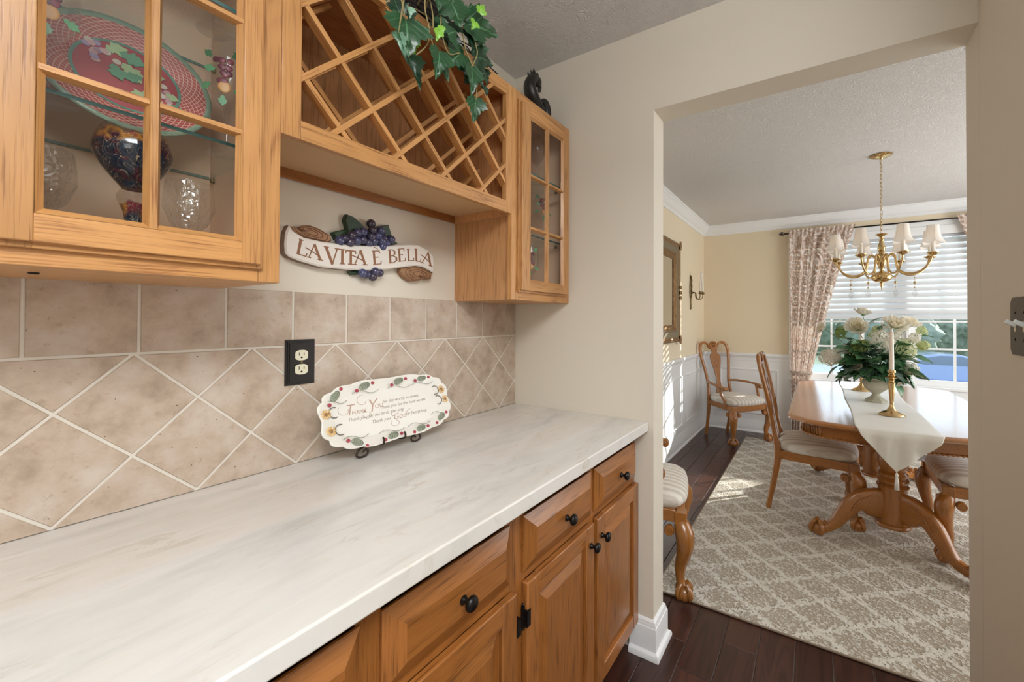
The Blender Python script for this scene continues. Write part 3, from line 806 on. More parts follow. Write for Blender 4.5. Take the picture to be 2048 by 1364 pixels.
def switch():
    x, z, y = -.283, 1.304, OY1
    o = thing('light_switch', 'dark double toggle switch plate at the right wall edge', 'switch', (x, y, z)); mb = MB()
    M2 = Matrix(((-1, 0, 0, 0), (0, 0, 1, 0), (0, 1, 0, 0), (0, 0, 0, 1)))
    for w_, h, d in ((.060, .066, .004), (.055, .061, .0065), (.050, .056, .009)):
        mb.prism([(-x-w_, z-h), (-x+w_, z-h), (-x+w_, z+h), (-x-w_, z+h)], y+.0003, y+d, M2, shrink=.0012)
    build('plate', mb, plain('switch_bronze', '4A423A', .4, .35), o)
    for xx in (x+.023, x-.023):
        build('slot', MB().box(xx-.005, xx+.005, y+.008, y+.0094, z-.012, z+.012), plain('switch_well', 'D8D0B6', .4) if xx > x else D.materials['switch_well'], o)
        build('toggle', MB().box(-.0042, .0042, 0, .019, -.0048, .0048).xf(T(xx, y+.008, z+.002) @ RX(.5)), plain('toggle_white', 'E4ECEA', .3) if xx > x else D.materials['toggle_white'], o, bevel=.0015)
        for dz in (.030, -.030): build('screw', MB().lathe([(0, 0), (.003, 0), (.003, .001), (0, .0014)], 10, m=T(xx, y+.009, z+dz) @ RX(-PI/2)), BLACK, o)
switch()

# plaque: LA VITA E BELLA scroll with grapes
RIB = [(-1.013,1.569),(-1.003,1.554),(-.976,1.541),(-.93,1.538),(-.869,1.539),(-.791,1.547),(-.704,1.561),(-.624,1.578),(-.586,1.581),(-.547,1.571),(-.52,1.551),(-.516,1.522),(-.52,1.488),(-.535,1.494),(-.571,1.505),(-.6,1.505),(-.663,1.492),(-.733,1.476),(-.79,1.468),(-.853,1.465),(-.925,1.464),(-.982,1.474),(-1.012,1.483),(-1.022,1.492),(-1.024,1.516),(-1.021,1.549)]
ROLL1 = [(-1.013,1.569),(-.995,1.565),(-.98,1.562),(-.98,1.571),(-.972,1.577),(-.957,1.58),(-.93,1.575),(-.898,1.561),(-.895,1.546),(-.907,1.537),(-.93,1.538),(-.976,1.541),(-1.003,1.554)]
ROLL2 = [(-.653,1.493),(-.6,1.505),(-.571,1.505),(-.535,1.494),(-.52,1.488),(-.525,1.465),(-.549,1.461),(-.575,1.468),(-.573,1.455),(-.613,1.449),(-.643,1.461),(-.658,1.477)]
LEAF = [[(-.847,1.636),(-.824,1.632),(-.808,1.623),(-.794,1.613),(-.783,1.603),(-.805,1.588),(-.844,1.58),(-.849,1.605),(-.854,1.616)],[(-.89,1.573),(-.854,1.588),(-.836,1.585),(-.844,1.569),(-.879,1.553)],[(-.755,1.615),(-.738,1.621),(-.702,1.632),(-.691,1.604),(-.689,1.588),(-.72,1.592)],[(-.70,1.592),(-.665,1.576),(-.70,1.562)],[(-.837,1.461),(-.809,1.468),(-.805,1.455),(-.827,1.451)]]
GR = [(-.769,1.622),(-.765,1.602),(-.738,1.604),(-.795,1.59),(-.817,1.583),(-.838,1.571),(-.854,1.559),(-.77,1.579),(-.749,1.586),(-.724,1.582),(-.698,1.583),(-.82,1.557),(-.796,1.565),(-.759,1.566),(-.734,1.571),(-.713,1.568),(-.872,1.549),(-.843,1.549),(-.777,1.558),(-.731,1.554),(-.801,1.459),(-.783,1.457),(-.764,1.451),(-.758,1.468),(-.738,1.467)]
LET = [('L',(-.994,1.494),(-.971,1.489),(-.987,1.534)),('A',(-.967,1.488),(-.927,1.484),(-.968,1.528)),('V',(-.917,1.477),(-.877,1.476),(-.919,1.524)),('I',(-.874,1.48),(-.861,1.481),(-.874,1.523)),('T',(-.856,1.482),(-.826,1.483),(-.856,1.524)),('A',(-.832,1.483),(-.788,1.487),(-.832,1.527)),('E',(-.765,1.491),(-.737,1.496),(-.769,1.533)),('B',(-.708,1.502),(-.677,1.508),(-.712,1.545)),('E',(-.671,1.512),(-.644,1.518),(-.675,1.553)),('L',(-.634,1.519),(-.61,1.523),(-.637,1.558)),('L',(-.601,1.522),(-.58,1.523),(-.604,1.564)),('A',(-.579,1.52),(-.529,1.511),(-.572,1.563)),('`',(-.764,1.538),(-.749,1.539),(-.764,1.547))]
TK, TN = .17, .07
GLY = {'L': [((.12, 0), (.12, 1), TK), ((.0, 0), (1, 0), TN), ((1, 0), (1.05, .2), TN), ((-.05, 1), (.35, 1), TN)],
 'A': [((.1, 0), (.5, 1), TN), ((.88, 0), (.5, 1), TK), ((.0, 0), (.22, 0), TN), ((.72, 0), (1.05, 0), TN), ((-.1, .62), (.2, .52), TN), ((.2, .52), (.72, .28), TN)],
 'V': [((.08, 1), (.5, 0), TK), ((.9, 1), (.5, 0), TN), ((-.05, 1), (.25, 1), TN), ((.75, 1), (1.05, 1), TN)],
 'I': [((.5, 0), (.5, 1), TK), ((0, 0), (1, 0), TN), ((0, 1), (1, 1), TN)],
 'T': [((.5, 0), (.5, 1), TK), ((.25, 0), (.75, 0), TN), ((0, .97), (1, .97), TN*1.4), ((0, .97), (-.03, .8), TN), ((1, .97), (1.03, .8), TN)],
 'E': [((.15, 0), (.15, 1), TK), ((0, 0), (.95, 0), TN), ((.95, 0), (1.0, .2), TN), ((0, 1), (.85, 1), TN), ((.85, 1), (.88, .82), TN), ((.15, .52), (.65, .52), TN)],
 'B': [((.15, 0), (.15, 1), TK), ((0, 1), (.5, 1), TN), ((.5, 1), (.75, .88), TN), ((.75, .88), (.75, .65), TK*.8), ((.75, .65), (.5, .53), TN), ((.15, .53), (.55, .53), TN), ((.55, .53), (.92, .4), TN), ((.92, .4), (.92, .14), TK*.9), ((.92, .14), (.55, 0), TN), ((0, 0), (.55, 0), TN)],
 '`': [((0, 1), (.8, .45), .22), ((.8, .45), (1, .1), .14)]}
pq = thing('wall_plaque', 'carved scroll plaque reading LA VITA È BELLA with purple grapes', 'plaque', (-.77, -.003, 1.52))
BAN = plain('banner_plaster', 'E9E3DB', .6, noise=.08, nscale=14); TAN = plain('banner_fold', 'B28A66', .6, c2='7C563A', nscale=26)
mb = MB().prism(RIB, .003, .026, XZ); mb.prism(RIB, .026, .030, XZ, shrink=.004); build('banner_edge', MB().prism(RIB, .0005, .024, XZ), TAN, pq)
build('banner', mb.xf(Matrix.Identity(4)), BAN, pq, smooth=30)
for R_, lift in ((ROLL1, .0), (ROLL2, .0)):
    mb = MB().prism(R_, .0005, .020, XZ); mb.prism(R_, .020, .026, XZ, shrink=.005); o_ = build('banner_roll', mb, TAN, pq)
    cx_ = sum(p[0] for p in R_)/len(R_); cz_ = sum(p[1] for p in R_)/len(R_)
    for q in (.78, .55, .32):
        ring = [(cx_+(x-cx_)*q, -.0262, cz_+(z-cz_)*q) for x, z in R_]
        build('roll_groove', MB().tube(ring, .0012, 5, closed=True), plain('groove_brown', '6B4630', .7) if 'groove_brown' not in D.materials else D.materials['groove_brown'], o_)
PLEAF = plain('plaque_leaf', '2E4A2E', .45, c2='1B2F1E', nscale=40)
for i, L_ in enumerate(LEAF):
    mb = MB().prism(L_, .0005, .016, XZ); mb.prism(L_, .016, .020, XZ, shrink=.003); build('leaf', mb, PLEAF, pq)
PGR = NT('plaque_grape'); v = PGR.coord((1, 1, 1)); rnd_ = PGR.N('ObjectInfo').outputs['Random']
PGR.set(Base_Color=PGR.mix(rnd_, lin('3A2F3C'), lin('44496F')), Roughness=.25, Coat_Weight=.5); PGR = PGR.m
for i, (x, z) in enumerate(GR): build('grape', MB().ball((x, -.021-.004*((i*7) % 3), z), .0142, 12, 8), PGR, pq, smooth=True)
LB_ = plain('letter_brown', '8A5F42', .6)
for ch, ll, lr, ul in LET:
    a = Vector(ll); ux = Vector(lr)-a; uy = Vector(ul)-a; H = uy.length; mb = MB(); zz = .0302
    for p0, p1, wd in GLY[ch]:
        q0 = a+ux*p0[0]+uy*p0[1]; q1 = a+ux*p1[0]+uy*p1[1]; d = (q1-q0).normalized(); n_ = Vector((-d.y, d.x))*(wd*H*.5)
        ex = d*(TN*H*.35)
        mb.prism([tuple(q0-ex+n_), tuple(q0-ex-n_), tuple(q1+ex-n_), tuple(q1+ex+n_)], zz-.002, zz+.0006+.00005*(len(mb.v) % 5), XZ)
    build('letter', mb, LB_, pq)
# ================================================================ WHAT STANDS IN THE CABINETS
def wob6(n, a): return lambda t, z: 1+a*math.cos(n*t)
PRINTG = [plain('print_plum', '6E2838', .4), plain('print_peach', 'D9A05E', .4), plain('print_leaf', '5E9A6A', .4), plain('print_vine', '2F4E3A', .4), plain('print_rose', '8C3A4A', .4)]
def leaf_poly(L, W, n=5):
    pts = [(0, 0)]
    up_ = [(.18, .55), (.30, .42), (.45, 1.0), (.55, .72), (.68, .80), (.80, .38)]
    return [(0, 0)]+[(x*L, -y*W) for x, y in up_]+[(L, 0)]+[(x*L, y*W) for x, y in up_[::-1]]
def goblet(label, x, y, z, h, r, facing, grp=None, painted=True):
    g_ = thing('wine_goblet', label, 'goblet', (x, y, z), grp)
    hb = h*.42
    prof = [(.0, .0), (r*.92, .0), (r*.94, .002), (r*.5, .006), (.006, .012), (.0042, .03), (.0042, hb*.8), (.008, hb), (r*.55, hb+.012), (r*.9, hb+.035), (r, hb+.062), (r*.97, h*.82), (r*.84, h)]
    build('bowl_and_stem', MB().open_lathe(prof, 28, (x, y, z)), CRYS, g_, smooth=True)
    build('rim', MB().tube([(x+r*.84*math.cos(a), y+r*.84*math.sin(a), z+h) for a in [2*PI*i/28 for i in range(28)]], .0008, 6, closed=True), CRYS, g_, smooth=True)
    if painted:
        rnd = random.Random(int(x*1000)); bz = hb+.062
        def at(da, dz, out=.0008):
            a = facing+da; rr = r*(1.0 if dz < .01 else .985)+out; return Vector((x+rr*math.cos(a), y+rr*math.sin(a), z+bz+dz)), a
        for i in range(15):
            row = i//4; p_, a = at((rnd.random()-.5)*.75, .022-row*.013+rnd.random()*.005)
            build('painted_grape', MB().ball(p_, .0062, 8, 6, RZ(a) @ S3(.2, 1, 1)), PRINTG[0] if i % 3 else PRINTG[4], g_, smooth=True)
        p_, a = at(.12, -.028); build('painted_peach', MB().ball(p_, .0115, 10, 8, RZ(a) @ S3(.12, 1, 1)), PRINTG[1], g_, smooth=True)
        for da, dz, t_ in ((-.5, .03, 2.4), (.45, .035, .8), (-.55, -.022, 3.5), (.5, -.03, -.4), (.05, -.045, -1.6), (-.3, .005, 3.0)):
            p_, a = at(da, dz, .0012); m = T(*p_) @ RZ(a+PI/2) @ RX(PI/2) @ RZ(t_)
            build('painted_leaf', MB().prism(leaf_poly(.022, .008), 0, .0005, m), PRINTG[2], g_)
    return g_
FC = math.atan2(CY+.2, CX+1.2)
goblet('clear goblet painted with grapes on the glass shelf beside the red platter', -1.214, -.20, 1.6512, .222, .034, -2.15, 'painted goblets')
goblet('clear goblet painted with grapes at the left edge behind the glass door', -1.452, -.215, 1.6512, .222, .036, -1.75, 'painted goblets')
goblet('plain clear goblet on the topmost glass shelf of the large cabinet', -1.225, -.17, 1.9125, .20, .034, 0, None, False)
goblet('painted goblet on the middle shelf of the narrow corner cabinet', -.100, -.225, 1.6512, .215, .034, -2.3, 'painted goblets')
goblet('plain clear goblet on the top shelf of the narrow corner cabinet', -.135, -.225, 1.8965, .20, .036, 0, None, False)
def crystal(label, x, y, z, h, r):
    g_ = thing('crystal_glass', label, 'glass', (x, y, z), 'cut crystal glasses')
    hb = h*.44
    prof = [(.0, .0), (r*.8, .0), (r*.82, .002), (.007, .010), (.005, .02), (.0065, hb*.6), (.005, hb*.9), (.012, hb), (r*.72, hb+.02), (r, hb+.052), (r*.98, h*.85), (r*.90, h)]
    build('bowl_and_stem', MB().open_lathe(prof, 26, (x, y, z), wob=lambda a, zz: 1+(.03*math.cos(13*a) if hb < zz < hb+.05 else 0)), CUT, g_, smooth=True)
    for i in range(10):
        a = 2*PI*i/10; mb = MB(); mb.tube([(x+r*.5*math.cos(a), y+r*.5*math.sin(a), z+hb+.012), (x+r*1.0*math.cos(a+.25), y+r*1.0*math.sin(a+.25), z+hb+.05)], .0012, 5)
        build('cut_facet', mb, CRYS, g_, smooth=True)
crystal('cut crystal glass right of the dark painted goblet', -1.262, -.165, 1.4045, .182, .040)
crystal('cut crystal glass left of the dark painted goblet', -1.452, -.165, 1.4045, .185, .043)
goblet('painted goblet standing on the bottom of the narrow corner cabinet', -.172, -.22, 1.4045, .225, .036, -2.6, 'painted goblets')
# dark hand-painted goblet
def dark_paint():
    t = NT('dark_painted_glass'); v = t.coord((1, 1, 1), rnd=False)
    z = t.N('SeparateXYZ', {0: v}).outputs[2]
    n = t.N('TexNoise', {'Vector': v, 'Scale': 34.0, 'Detail': 3.0}).outputs[0]
    c = t.ramp(t.N('TexNoise', {'Vector': v, 'Scale': 42.0, 'Detail': 2.0}).outputs[0], [(.30, lin('101018')), (.45, lin('16283C')), (.55, lin('231722')), (.62, lin('4A1422')), (.70, lin('12324A'))])
    top = t.math('ADD', z, t.math('MULTIPLY', n, .05))
    c2 = t.ramp(t.N('TexNoise', {'Vector': v, 'Scale': 26.0}).outputs[0], [(.42, lin('6A1626')), (.5, lin('A8701E')), (.6, lin('3C1020'))])
    f = t.N('MapRange', {0: top, 1: .040, 2: .052}).outputs[0]
    c = t.mix(f, c, c2)
    w_ = t.N('TexNoise', {'Vector': v, 'Scale': 55.0, 'Distortion': 2.0, 'Detail': 1.0}).outputs[0]
    ln = t.N('MapRange', {0: t.math('ABSOLUTE', t.math('SUBTRACT', w_, .5)), 1: .004, 2: .012, 3: 1.0, 4: 0.0}).outputs[0]
    c = t.mix(t.math('MULTIPLY', ln, .8), c, lin('B79D7A'))
    t.set(Base_Color=c, Roughness=.1, Coat_Weight=.6)
    tr = t.N('BsdfTransparent', {'Color': (.95, .95, .95, 1)}).outputs[0]
    cl = t.N('MapRange', {0: top, 1: .058, 2: .064}).outputs[0]
    m = t.N('MixShader', {0: t.math('MULTIPLY', cl, .85), 1: t.b.outputs[0], 2: tr}); t.l.new(m.outputs[0], t.out.inputs[0]); return t.m
dg = thing('painted_goblet', 'large dark hand-painted goblet in the middle of the cabinet floor', 'goblet', (-1.355, -.225, 1.4045))
x, y, z = dg.location
build('bowl', MB().open_lathe([(.014, .134), (.025, .148), (.039, .168), (.0485, .188), (.0505, .200), (.0485, .213), (.044, .227), (.039, .238)], 32, (x, y, z)), dark_paint(), dg, smooth=True)
build('stem', MB().lathe([(0, 0), (.042, 0), (.042, .003), (.014, .008), (.0085, .02), (.008, .05), (.010, .075), (.013, .095), (.0195, .112), (.0215, .121), (.018, .131), (.013, .136), (0, .136)], 28, (x, y, z)), D.materials['dark_painted_glass'], dg, smooth=True)

# oval red platter leaning at the back
def red_net():
    t = NT('red_net_glaze'); v = t.coord((1, 1, 1), rnd=False); xy = t.N('SeparateXYZ', {0: v})
    x_, y_ = t.math('DIVIDE', xy.outputs[0], 1.18), xy.outputs[1]
    ang = t.math('ARCTAN2', y_, x_); rad = t.math('SQRT', t.math('ADD', t.math('MULTIPLY', x_, x_), t.math('MULTIPLY', y_, y_)))
    u = t.math('MULTIPLY', ang, 44/(2*PI)); q = t.math('MULTIPLY', rad, 150.0)
    a = t.math('ABSOLUTE', t.math('SUBTRACT', t.math('FRACT', t.math('ADD', u, q)), .5)); b = t.math('ABSOLUTE', t.math('SUBTRACT', t.math('FRACT', t.math('SUBTRACT', u, q)), .5))
    ln = t.N('MapRange', {0: t.math('MINIMUM', a, b), 1: .05, 2: .12, 3: 1.0, 4: 0.0}).outputs[0]
    t.set(Base_Color=t.mix(ln, lin('BE5A58'), lin('F0C4AE')), Roughness=.2, Coat_Weight=.4); return t.m
pl = thing('oval_platter', 'oval red platter painted with grapes leaning behind glass', 'platter', (-1.337, -.10, 1.652))
A_, B_ = .126, .119
PM_ = T(-1.335, -.090, 1.783) @ RX(PI/2-.26)          # local xy = face of the platter, local z towards the room
def ell(a, b, z, n=48): return [Vector((a*math.cos(2*PI*i/n), b*math.sin(2*PI*i/n), z)) for i in range(n)]
def ring(p0, p1): 
    n = len(p0); m = MB(); m.add(p0+p1, [(i, (i+1) % n, n+(i+1) % n, n+i) for i in range(n)]); return m
def rings(lst):
    n = len(lst[0]); m = MB(); m.add([p for l in lst for p in l], [(j*n+i, j*n+(i+1) % n, (j+1)*n+(i+1) % n, (j+1)*n+i) for j in range(len(lst)-1) for i in range(n)]); return m
def disc(p): m = MB(); m.add(p, [tuple(range(len(p)))]); return m
RED = plain('platter_red', 'B85458', .2, coat=.4); RIMG = plain('platter_green_band', 'A4BEA4', .25, noise=.3, nscale=90)
def place(name, mb, mat, par, M, smooth=False):
    # build a piece in platter coordinates, keeping those as its object coordinates
    o = build(name, mb, mat, None, smooth=smooth, center=False); o.parent = par; o.matrix_local = T(*(-par.location)) @ M if par.parent is None else M
    return o
place('rim', rings([ell(A_*.58, B_*.56, .004), ell(A_*.66, B_*.66, .008), ell(A_*.93, B_*.92, .014)]), red_net(), pl, PM_, True)
place('rim_band', rings([ell(A_*.925, B_*.915, .0145), ell(A_, B_, .0165), ell(A_, B_, .0125), ell(A_*.6, B_*.56, .0)]), RIMG, pl, PM_, True)
place('well', disc(ell(A_*.60, B_*.60, .0055)), RED, pl, PM_)
place('well_band', rings([ell(A_*.575, B_*.575, .0062), ell(A_*.615, B_*.615, .0068)]), plain('platter_band_green', '6E9A88', .3), pl, PM_, True)
PGRP = [plain('platter_grape_pink', 'E0B4B4', .3), plain('platter_grape_lilac', 'B8A4C8', .3), plain('platter_grape_cream', 'E8DCCB', .3)]
PLF = [plain('platter_leaf_pale', 'B9D3A0', .3), plain('platter_leaf_green', '6EA583', .3)]
rnd = random.Random(3)
for i in range(26):
    cx_, cy_ = [(-.036, .028), (-.050, .040), (.040, -.004), (.047, -.036)][i % 4]
    px_, py_ = cx_+rnd.uniform(-.020, .022), cy_+rnd.uniform(-.014, .014)
    place('painted_grape', MB().prism([(.0062*math.cos(a), .0058*math.sin(a)) for a in [2*PI*k_/10 for k_ in range(10)]], .0062+.0002*(i % 5), .0070+.0002*(i % 5), T(px_, py_, 0)), PGRP[i % 3], pl, PM_)
for i, (px_, py_, an, L) in enumerate([(-.030, .045, .5, .036), (-.012, .050, -.3, .040), (-.008, .028, -.9, .042), (-.022, .018, -1.2, .034), (.024, .022, .1, .030), (.018, .010, -2.6, .030), (.030, -.022, -2.4, .040), (.034, -.028, -1.6, .038), (.052, -.010, -.3, .022), (.060, -.030, -.8, .026), (-.01, -.048, .2, .032)]):
    place('painted_leaf', MB().prism(leaf_poly(L, L*.42), .0072, .0080+.0001*i, T(px_, py_, 0) @ RZ(an)), PLF[i % 2], pl, PM_)

# ================================================================ IVY, BASKET AND ROOSTER ON TOP
def ivy_outline():
    h = [(0, -.06), (.10, -.16), (.30, -.14), (.36, -.02), (.52, .04), (.48, .14), (.60, .30), (.44, .33), (.42, .42), (.28, .42), (.26, .58), (.16, .66), (.14, .82), (.05, .92)]
    return h+[(0, 1.0)]+[(-x, y) for x, y in h[::-1][:-1]]
def ivy_mesh(name, fold, curl):
    O = ivy_outline(); vs = [Vector((0, .15, 0)), Vector((0, .45, .0)), Vector((0, .72, -.02))]; fs = []
    def zf(x, y): return fold*abs(x)-curl*(y-.3)**2+.03*math.sin(9*x+5*y)
    ob = [Vector((x, y, zf(x, y))) for x, y in O]; mid = [Vector((x*.5, .12+(y-.12)*.55, zf(x*.5, y)+.03)) for x, y in O]
    vs += mid+ob; n = len(O)
    for i in range(n):
        j = (i+1) % n; fs.append((3+i, 3+j, 3+n+j, 3+n+i))
        c = 0 if (mid[i].y+mid[j].y)/2 < .3 else (1 if (mid[i].y+mid[j].y)/2 < .52 else 2)
        fs.append((c, 3+j, 3+i))
        k_ = (i+1) % n; j2 = (k_+1) % n; c2 = 0 if (mid[k_].y+mid[j2].y)/2 < .3 else (1 if (mid[k_].y+mid[j2].y)/2 < .52 else 2)
        if c2 != c: fs.append((c, c2, 3+j))
    me = D.meshes.new(name); me.from_pydata(vs, [], fs); me.validate()
    for p_ in me.polygons: p_.use_smooth = True
    return me
def ivy_mat(name, a, b, vein):
    t = NT(name); v = t.coord((1, 1, 1), rnd=False); s_ = t.N('SeparateXYZ', {0: v})
    ax = t.math('ABSOLUTE', s_.outputs[0])
    # mid rib and side ribs leaving it
    r1 = t.N('MapRange', {0: ax, 1: .012, 2: .03, 3: 1.0, 4: 0.0}).outputs[0]
    f = t.math('FRACT', t.math('MULTIPLY', t.math('SUBTRACT', s_.outputs[1], t.math('MULTIPLY', ax, .9)), 4.5))
    r2 = t.N('MapRange', {0: t.math('ABSOLUTE', t.math('SUBTRACT', f, .5)), 1: .03, 2: .09, 3: .55, 4: 0.0}).outputs[0]
    n = t.N('TexNoise', {'Vector': v, 'Scale': 6.0, 'Detail': 3.0}).outputs[0]
    c = t.mix(n, lin(a), lin(b)); c = t.mix(t.math('MULTIPLY', t.math('MAXIMUM', r1, t.math('MULTIPLY', r2, .6)), .55), c, lin(vein))
    t.set(Base_Color=c, Roughness=.32, Coat_Weight=.2); t.bump(t.math('MAXIMUM', r1, r2), .3, .02); return t.m
IVY = [ivy_mat('ivy_dark', '1B4026', '2A5C33', '66A070'), ivy_mat('ivy_deep', '10291A', '1B4025', '447A4E'), ivy_mat('ivy_lime', '6FB02E', '94CC48', 'C4E48A'), ivy_mat('ivy_pale', '6F9C82', '8DB49A', 'B4D0BC')]
ivm = [ivy_mesh('ivy_leaf', .35, .25), ivy_mesh('ivy_leaf', -.3, .5), ivy_mesh('ivy_leaf', .9, .2)]
ivy = thing('ivy_plant', 'trailing silk ivy hanging over the wine rack from a dark basket', 'plant', (-.76, -.20, 2.16))
# base point, tip point (x, y, z), relative width, mesh, material, depth shift
IL = [(-.933,2.033,-.926,1.955,1.05,0,0,0),(-.942,2.051,-.938,2.03,.8,2,3,-.02),(-.957,1.985,-.921,1.936,.35,2,3,.015),(-.921,1.944,-.896,1.883,.45,2,1,0),(-.846,2.150,-.845,2.11,.8,0,0,-.01),(-.792,2.160,-.768,2.118,1.5,1,0,-.01),(-.709,2.186,-.699,2.211,.9,0,2,-.03),(-.73,2.146,-.738,2.122,.9,0,2,-.03),(-.716,2.164,-.604,2.190,.62,0,0,.01),(-.671,2.209,-.648,2.245,.9,1,0,.02),(-.82,2.114,-.813,2.088,1.0,0,0,.01),(-.805,2.076,-.775,2.102,1.1,1,0,-.01),(-.859,2.043,-.864,2.017,.7,0,2,-.03),(-.853,2.057,-.848,2.039,.7,0,2,-.03),(-.838,2.006,-.851,1.932,.62,0,0,-.01),(-.826,2.004,-.800,1.955,.7,1,0,.0),(-.747,2.062,-.790,2.004,.85,0,0,.01),(-.760,2.119,-.745,2.09,1.1,1,1,.03),(-.698,2.135,-.668,2.115,1.1,1,1,.01),(-.686,2.114,-.700,2.08,1.0,0,1,.01),(-.722,2.073,-.732,2.03,1.1,1,0,.02),(-.690,2.080,-.622,2.092,.75,1,1,.0),(-.72,2.026,-.717,1.956,.66,0,0,-.01),(-.681,2.018,-.66,2.004,.9,0,1,.0),(-.653,2.012,-.648,1.985,.9,1,1,.0),(-.693,1.952,-.697,1.890,.72,0,0,0),(-.91,2.0,-.902,1.968,.6,2,2,.01),(-.875,2.150,-.86,2.185,1.0,0,0,.0),(-.82,2.17,-.80,2.21,1.0,0,0,.02),(-.75,2.18,-.73,2.225,1.0,1,0,.03),(-.93,2.07,-.95,2.11,.9,0,1,.03),(-.985,2.09,-.972,2.06,.8,0,1,.02),(-.675,2.06,-.645,2.045,.9,0,1,.01),(-.775,2.095,-.765,2.055,1.0,0,1,.02),(-.735,2.105,-.745,2.065,1.0,1,0,.03),(-.705,2.155,-.690,2.115,1.0,0,1,.02),(-.670,2.165,-.640,2.135,1.0,1,0,.03),(-.760,2.150,-.775,2.105,1.0,0,1,.03),(-.665,2.125,-.640,2.090,1.0,0,0,.02),(-.690,2.045,-.705,2.005,1.0,1,1,.02),(-.645,2.07,-.625,2.035,1.0,0,1,.02),(-.725,2.19,-.755,2.165,1.0,0,1,.02),(-.80,2.125,-.79,2.085,1.0,1,1,.03),(-.66,2.20,-.63,2.185,1.0,0,0,.03),(-.775,2.20,-.79,2.165,1.0,0,0,.0),(-.865,2.165,-.875,2.13,1.0,0,1,.0),(-.905,2.09,-.89,2.06,.9,0,1,.03)]
Y_IV = -.40
for bx, bz, tx, tz, wr_, mi, ma, dy in IL:
    o = D.objects.new('leaf', ivm[mi]); COL.objects.link(o); o.parent = ivy
    me = ivm[mi]
    if len(me.materials) == 0: me.materials.append(IVY[0])
    o.material_slots[0].link = 'OBJECT'; o.material_slots[0].material = IVY[ma]
    dx, dz = tx-bx, tz-bz; L = math.hypot(dx, dz); L = max(L, .022)
    th = math.atan2(dz, dx)
    yaw_ = random.uniform(-.35, .35)-.35
    tilt = random.uniform(-.25, .45)
    m = T(bx, Y_IV+dy, bz) @ RZ(yaw_*.6) @ RY(-th+PI/2) @ RX(PI/2+tilt*.5) @ S3(L*wr_*1.30, L*1.06, L*.8)
    o.matrix_local = T(*(-ivy.location)) @ m
STEM = plain('ivy_stem', '9A8B5C', .6)
stems = [[(-.80, -.26, 2.19), (-.86, -.38, 2.17), (-.878, -.40, 2.10), (-.868, -.405, 2.05), (-.872, -.402, 2.01), (-.905, -.40, 1.965)], [(-.868, -.402, 2.05), (-.850, -.40, 2.02), (-.838, -.40, 2.004)], [(-.78, -.28, 2.19), (-.84, -.37, 2.16), (-.853, -.40, 2.10), (-.856, -.405, 2.06)],
 [(-.87, -.40, 2.035), (-.895, -.40, 2.028), (-.91, -.40, 2.0)], [(-.75, -.28, 2.18), (-.80, -.37, 2.15), (-.825, -.40, 2.08), (-.80, -.40, 2.03), (-.747, -.39, 2.062)], [(-.70, -.27, 2.18), (-.72, -.36, 2.16), (-.73, -.395, 2.08), (-.70, -.40, 2.03), (-.69, -.40, 1.99), (-.693, -.40, 1.952)], [(-.70, -.27, 2.18), (-.70, -.37, 2.17), (-.69, -.40, 2.10), (-.70, -.40, 2.06), (-.72, -.40, 2.026)], [(-.92, -.36, 2.14), (-.945, -.40, 2.07), (-.935, -.40, 2.035)], [(-.86, -.30, 2.19), (-.90, -.36, 2.16), (-.94, -.40, 2.08), (-.955, -.40, 1.99)]]
for s_ in stems: build('stem', MB().tube(smoothline(s_, 5), .0019, 6), STEM, ivy, smooth=True)
WICK = plain('dark_wicker', '241A14', .6, noise=.5, nscale=60)
bk = thing('wicker_basket', 'dark wicker basket lying on top of the wine rack', 'basket', (-.80, -.19, 2.1605))
for i in range(8):
    z_ = 2.168+.012*i; rr_ = .17-.004*i; pts = [(-.80+rr_*1.15*math.cos(a), -.185+.098*math.sin(a), z_+.002*math.sin(9*a+i*2)) for a in [2*PI*k_/36 for k_ in range(36)]]
    build('coil', MB().tube(pts, .0068, 6, closed=True), WICK, bk, smooth=True)
build('base', MB().lathe([(0, 0), (.165, 0), (.165, .01), (0, .01)], 30, m=T(-.80, -.185, 2.1607) @ S3(1.12, .56, 1)), WICK, bk)
for i in range(14):
    x_ = -.97+.024*i; build('twig', MB().tube([(x_, -.282-.010*(i % 3), 2.166+.004*(i % 2)), (x_+.10, -.288-.006*(i % 4), 2.170+.008*(i % 3)), (x_+.19, -.280-.008*(i % 2), 2.168+.01*(i % 2))], .0022, 5), STEM if i % 3 == 0 else WICK, bk, smooth=True)

rs = thing('rooster_figurine', 'black rooster figurine on top of the narrow corner cabinet', 'figurine', (-.115, -.21, 2.1605))
BLK = plain('matte_black_figure', '22211F', .38)
def P3(x_, z_): return (x_, -.21, z_)
body = smoothline([P3(-.078, 2.164), P3(-.080, 2.185), P3(-.094, 2.212), P3(-.124, 2.240), P3(-.158, 2.272), P3(-.170, 2.305), P3(-.158, 2.335), P3(-.132, 2.350)], 4)
n_ = len(body); rad = [.034, .037, .035, .0325, .031, .028, .025, .020]
rad = [v_[0] for v_ in smoothline([(r_, 0, 0) for r_ in rad], 4)]
build('body', MB().tube(body, rad, 14, flat=.8, up=(0, 1, 0)), BLK, rs, smooth=True)
tail = smoothline([P3(-.050, 2.17), P3(-.036, 2.215), P3(-.040, 2.252), P3(-.056, 2.278), P3(-.074, 2.284), P3(-.082, 2.272)], 4)
for i, (dx, sc_) in enumerate(((0, 1), (-.012, .92), (-.024, .84))):
    p_ = [Vector((q.x+dx, -.21+(.012 if i == 1 else -.008 if i == 2 else 0), 2.17+(q.z-2.17)*sc_)) for q in tail]
    build('tail_feather', MB().tube(p_, [.011+.011*math.sin(PI*k_/(len(p_)-1)) for k_ in range(len(p_))], 10, flat=.55, up=(0, 1, 0)), BLK, rs, smooth=True)
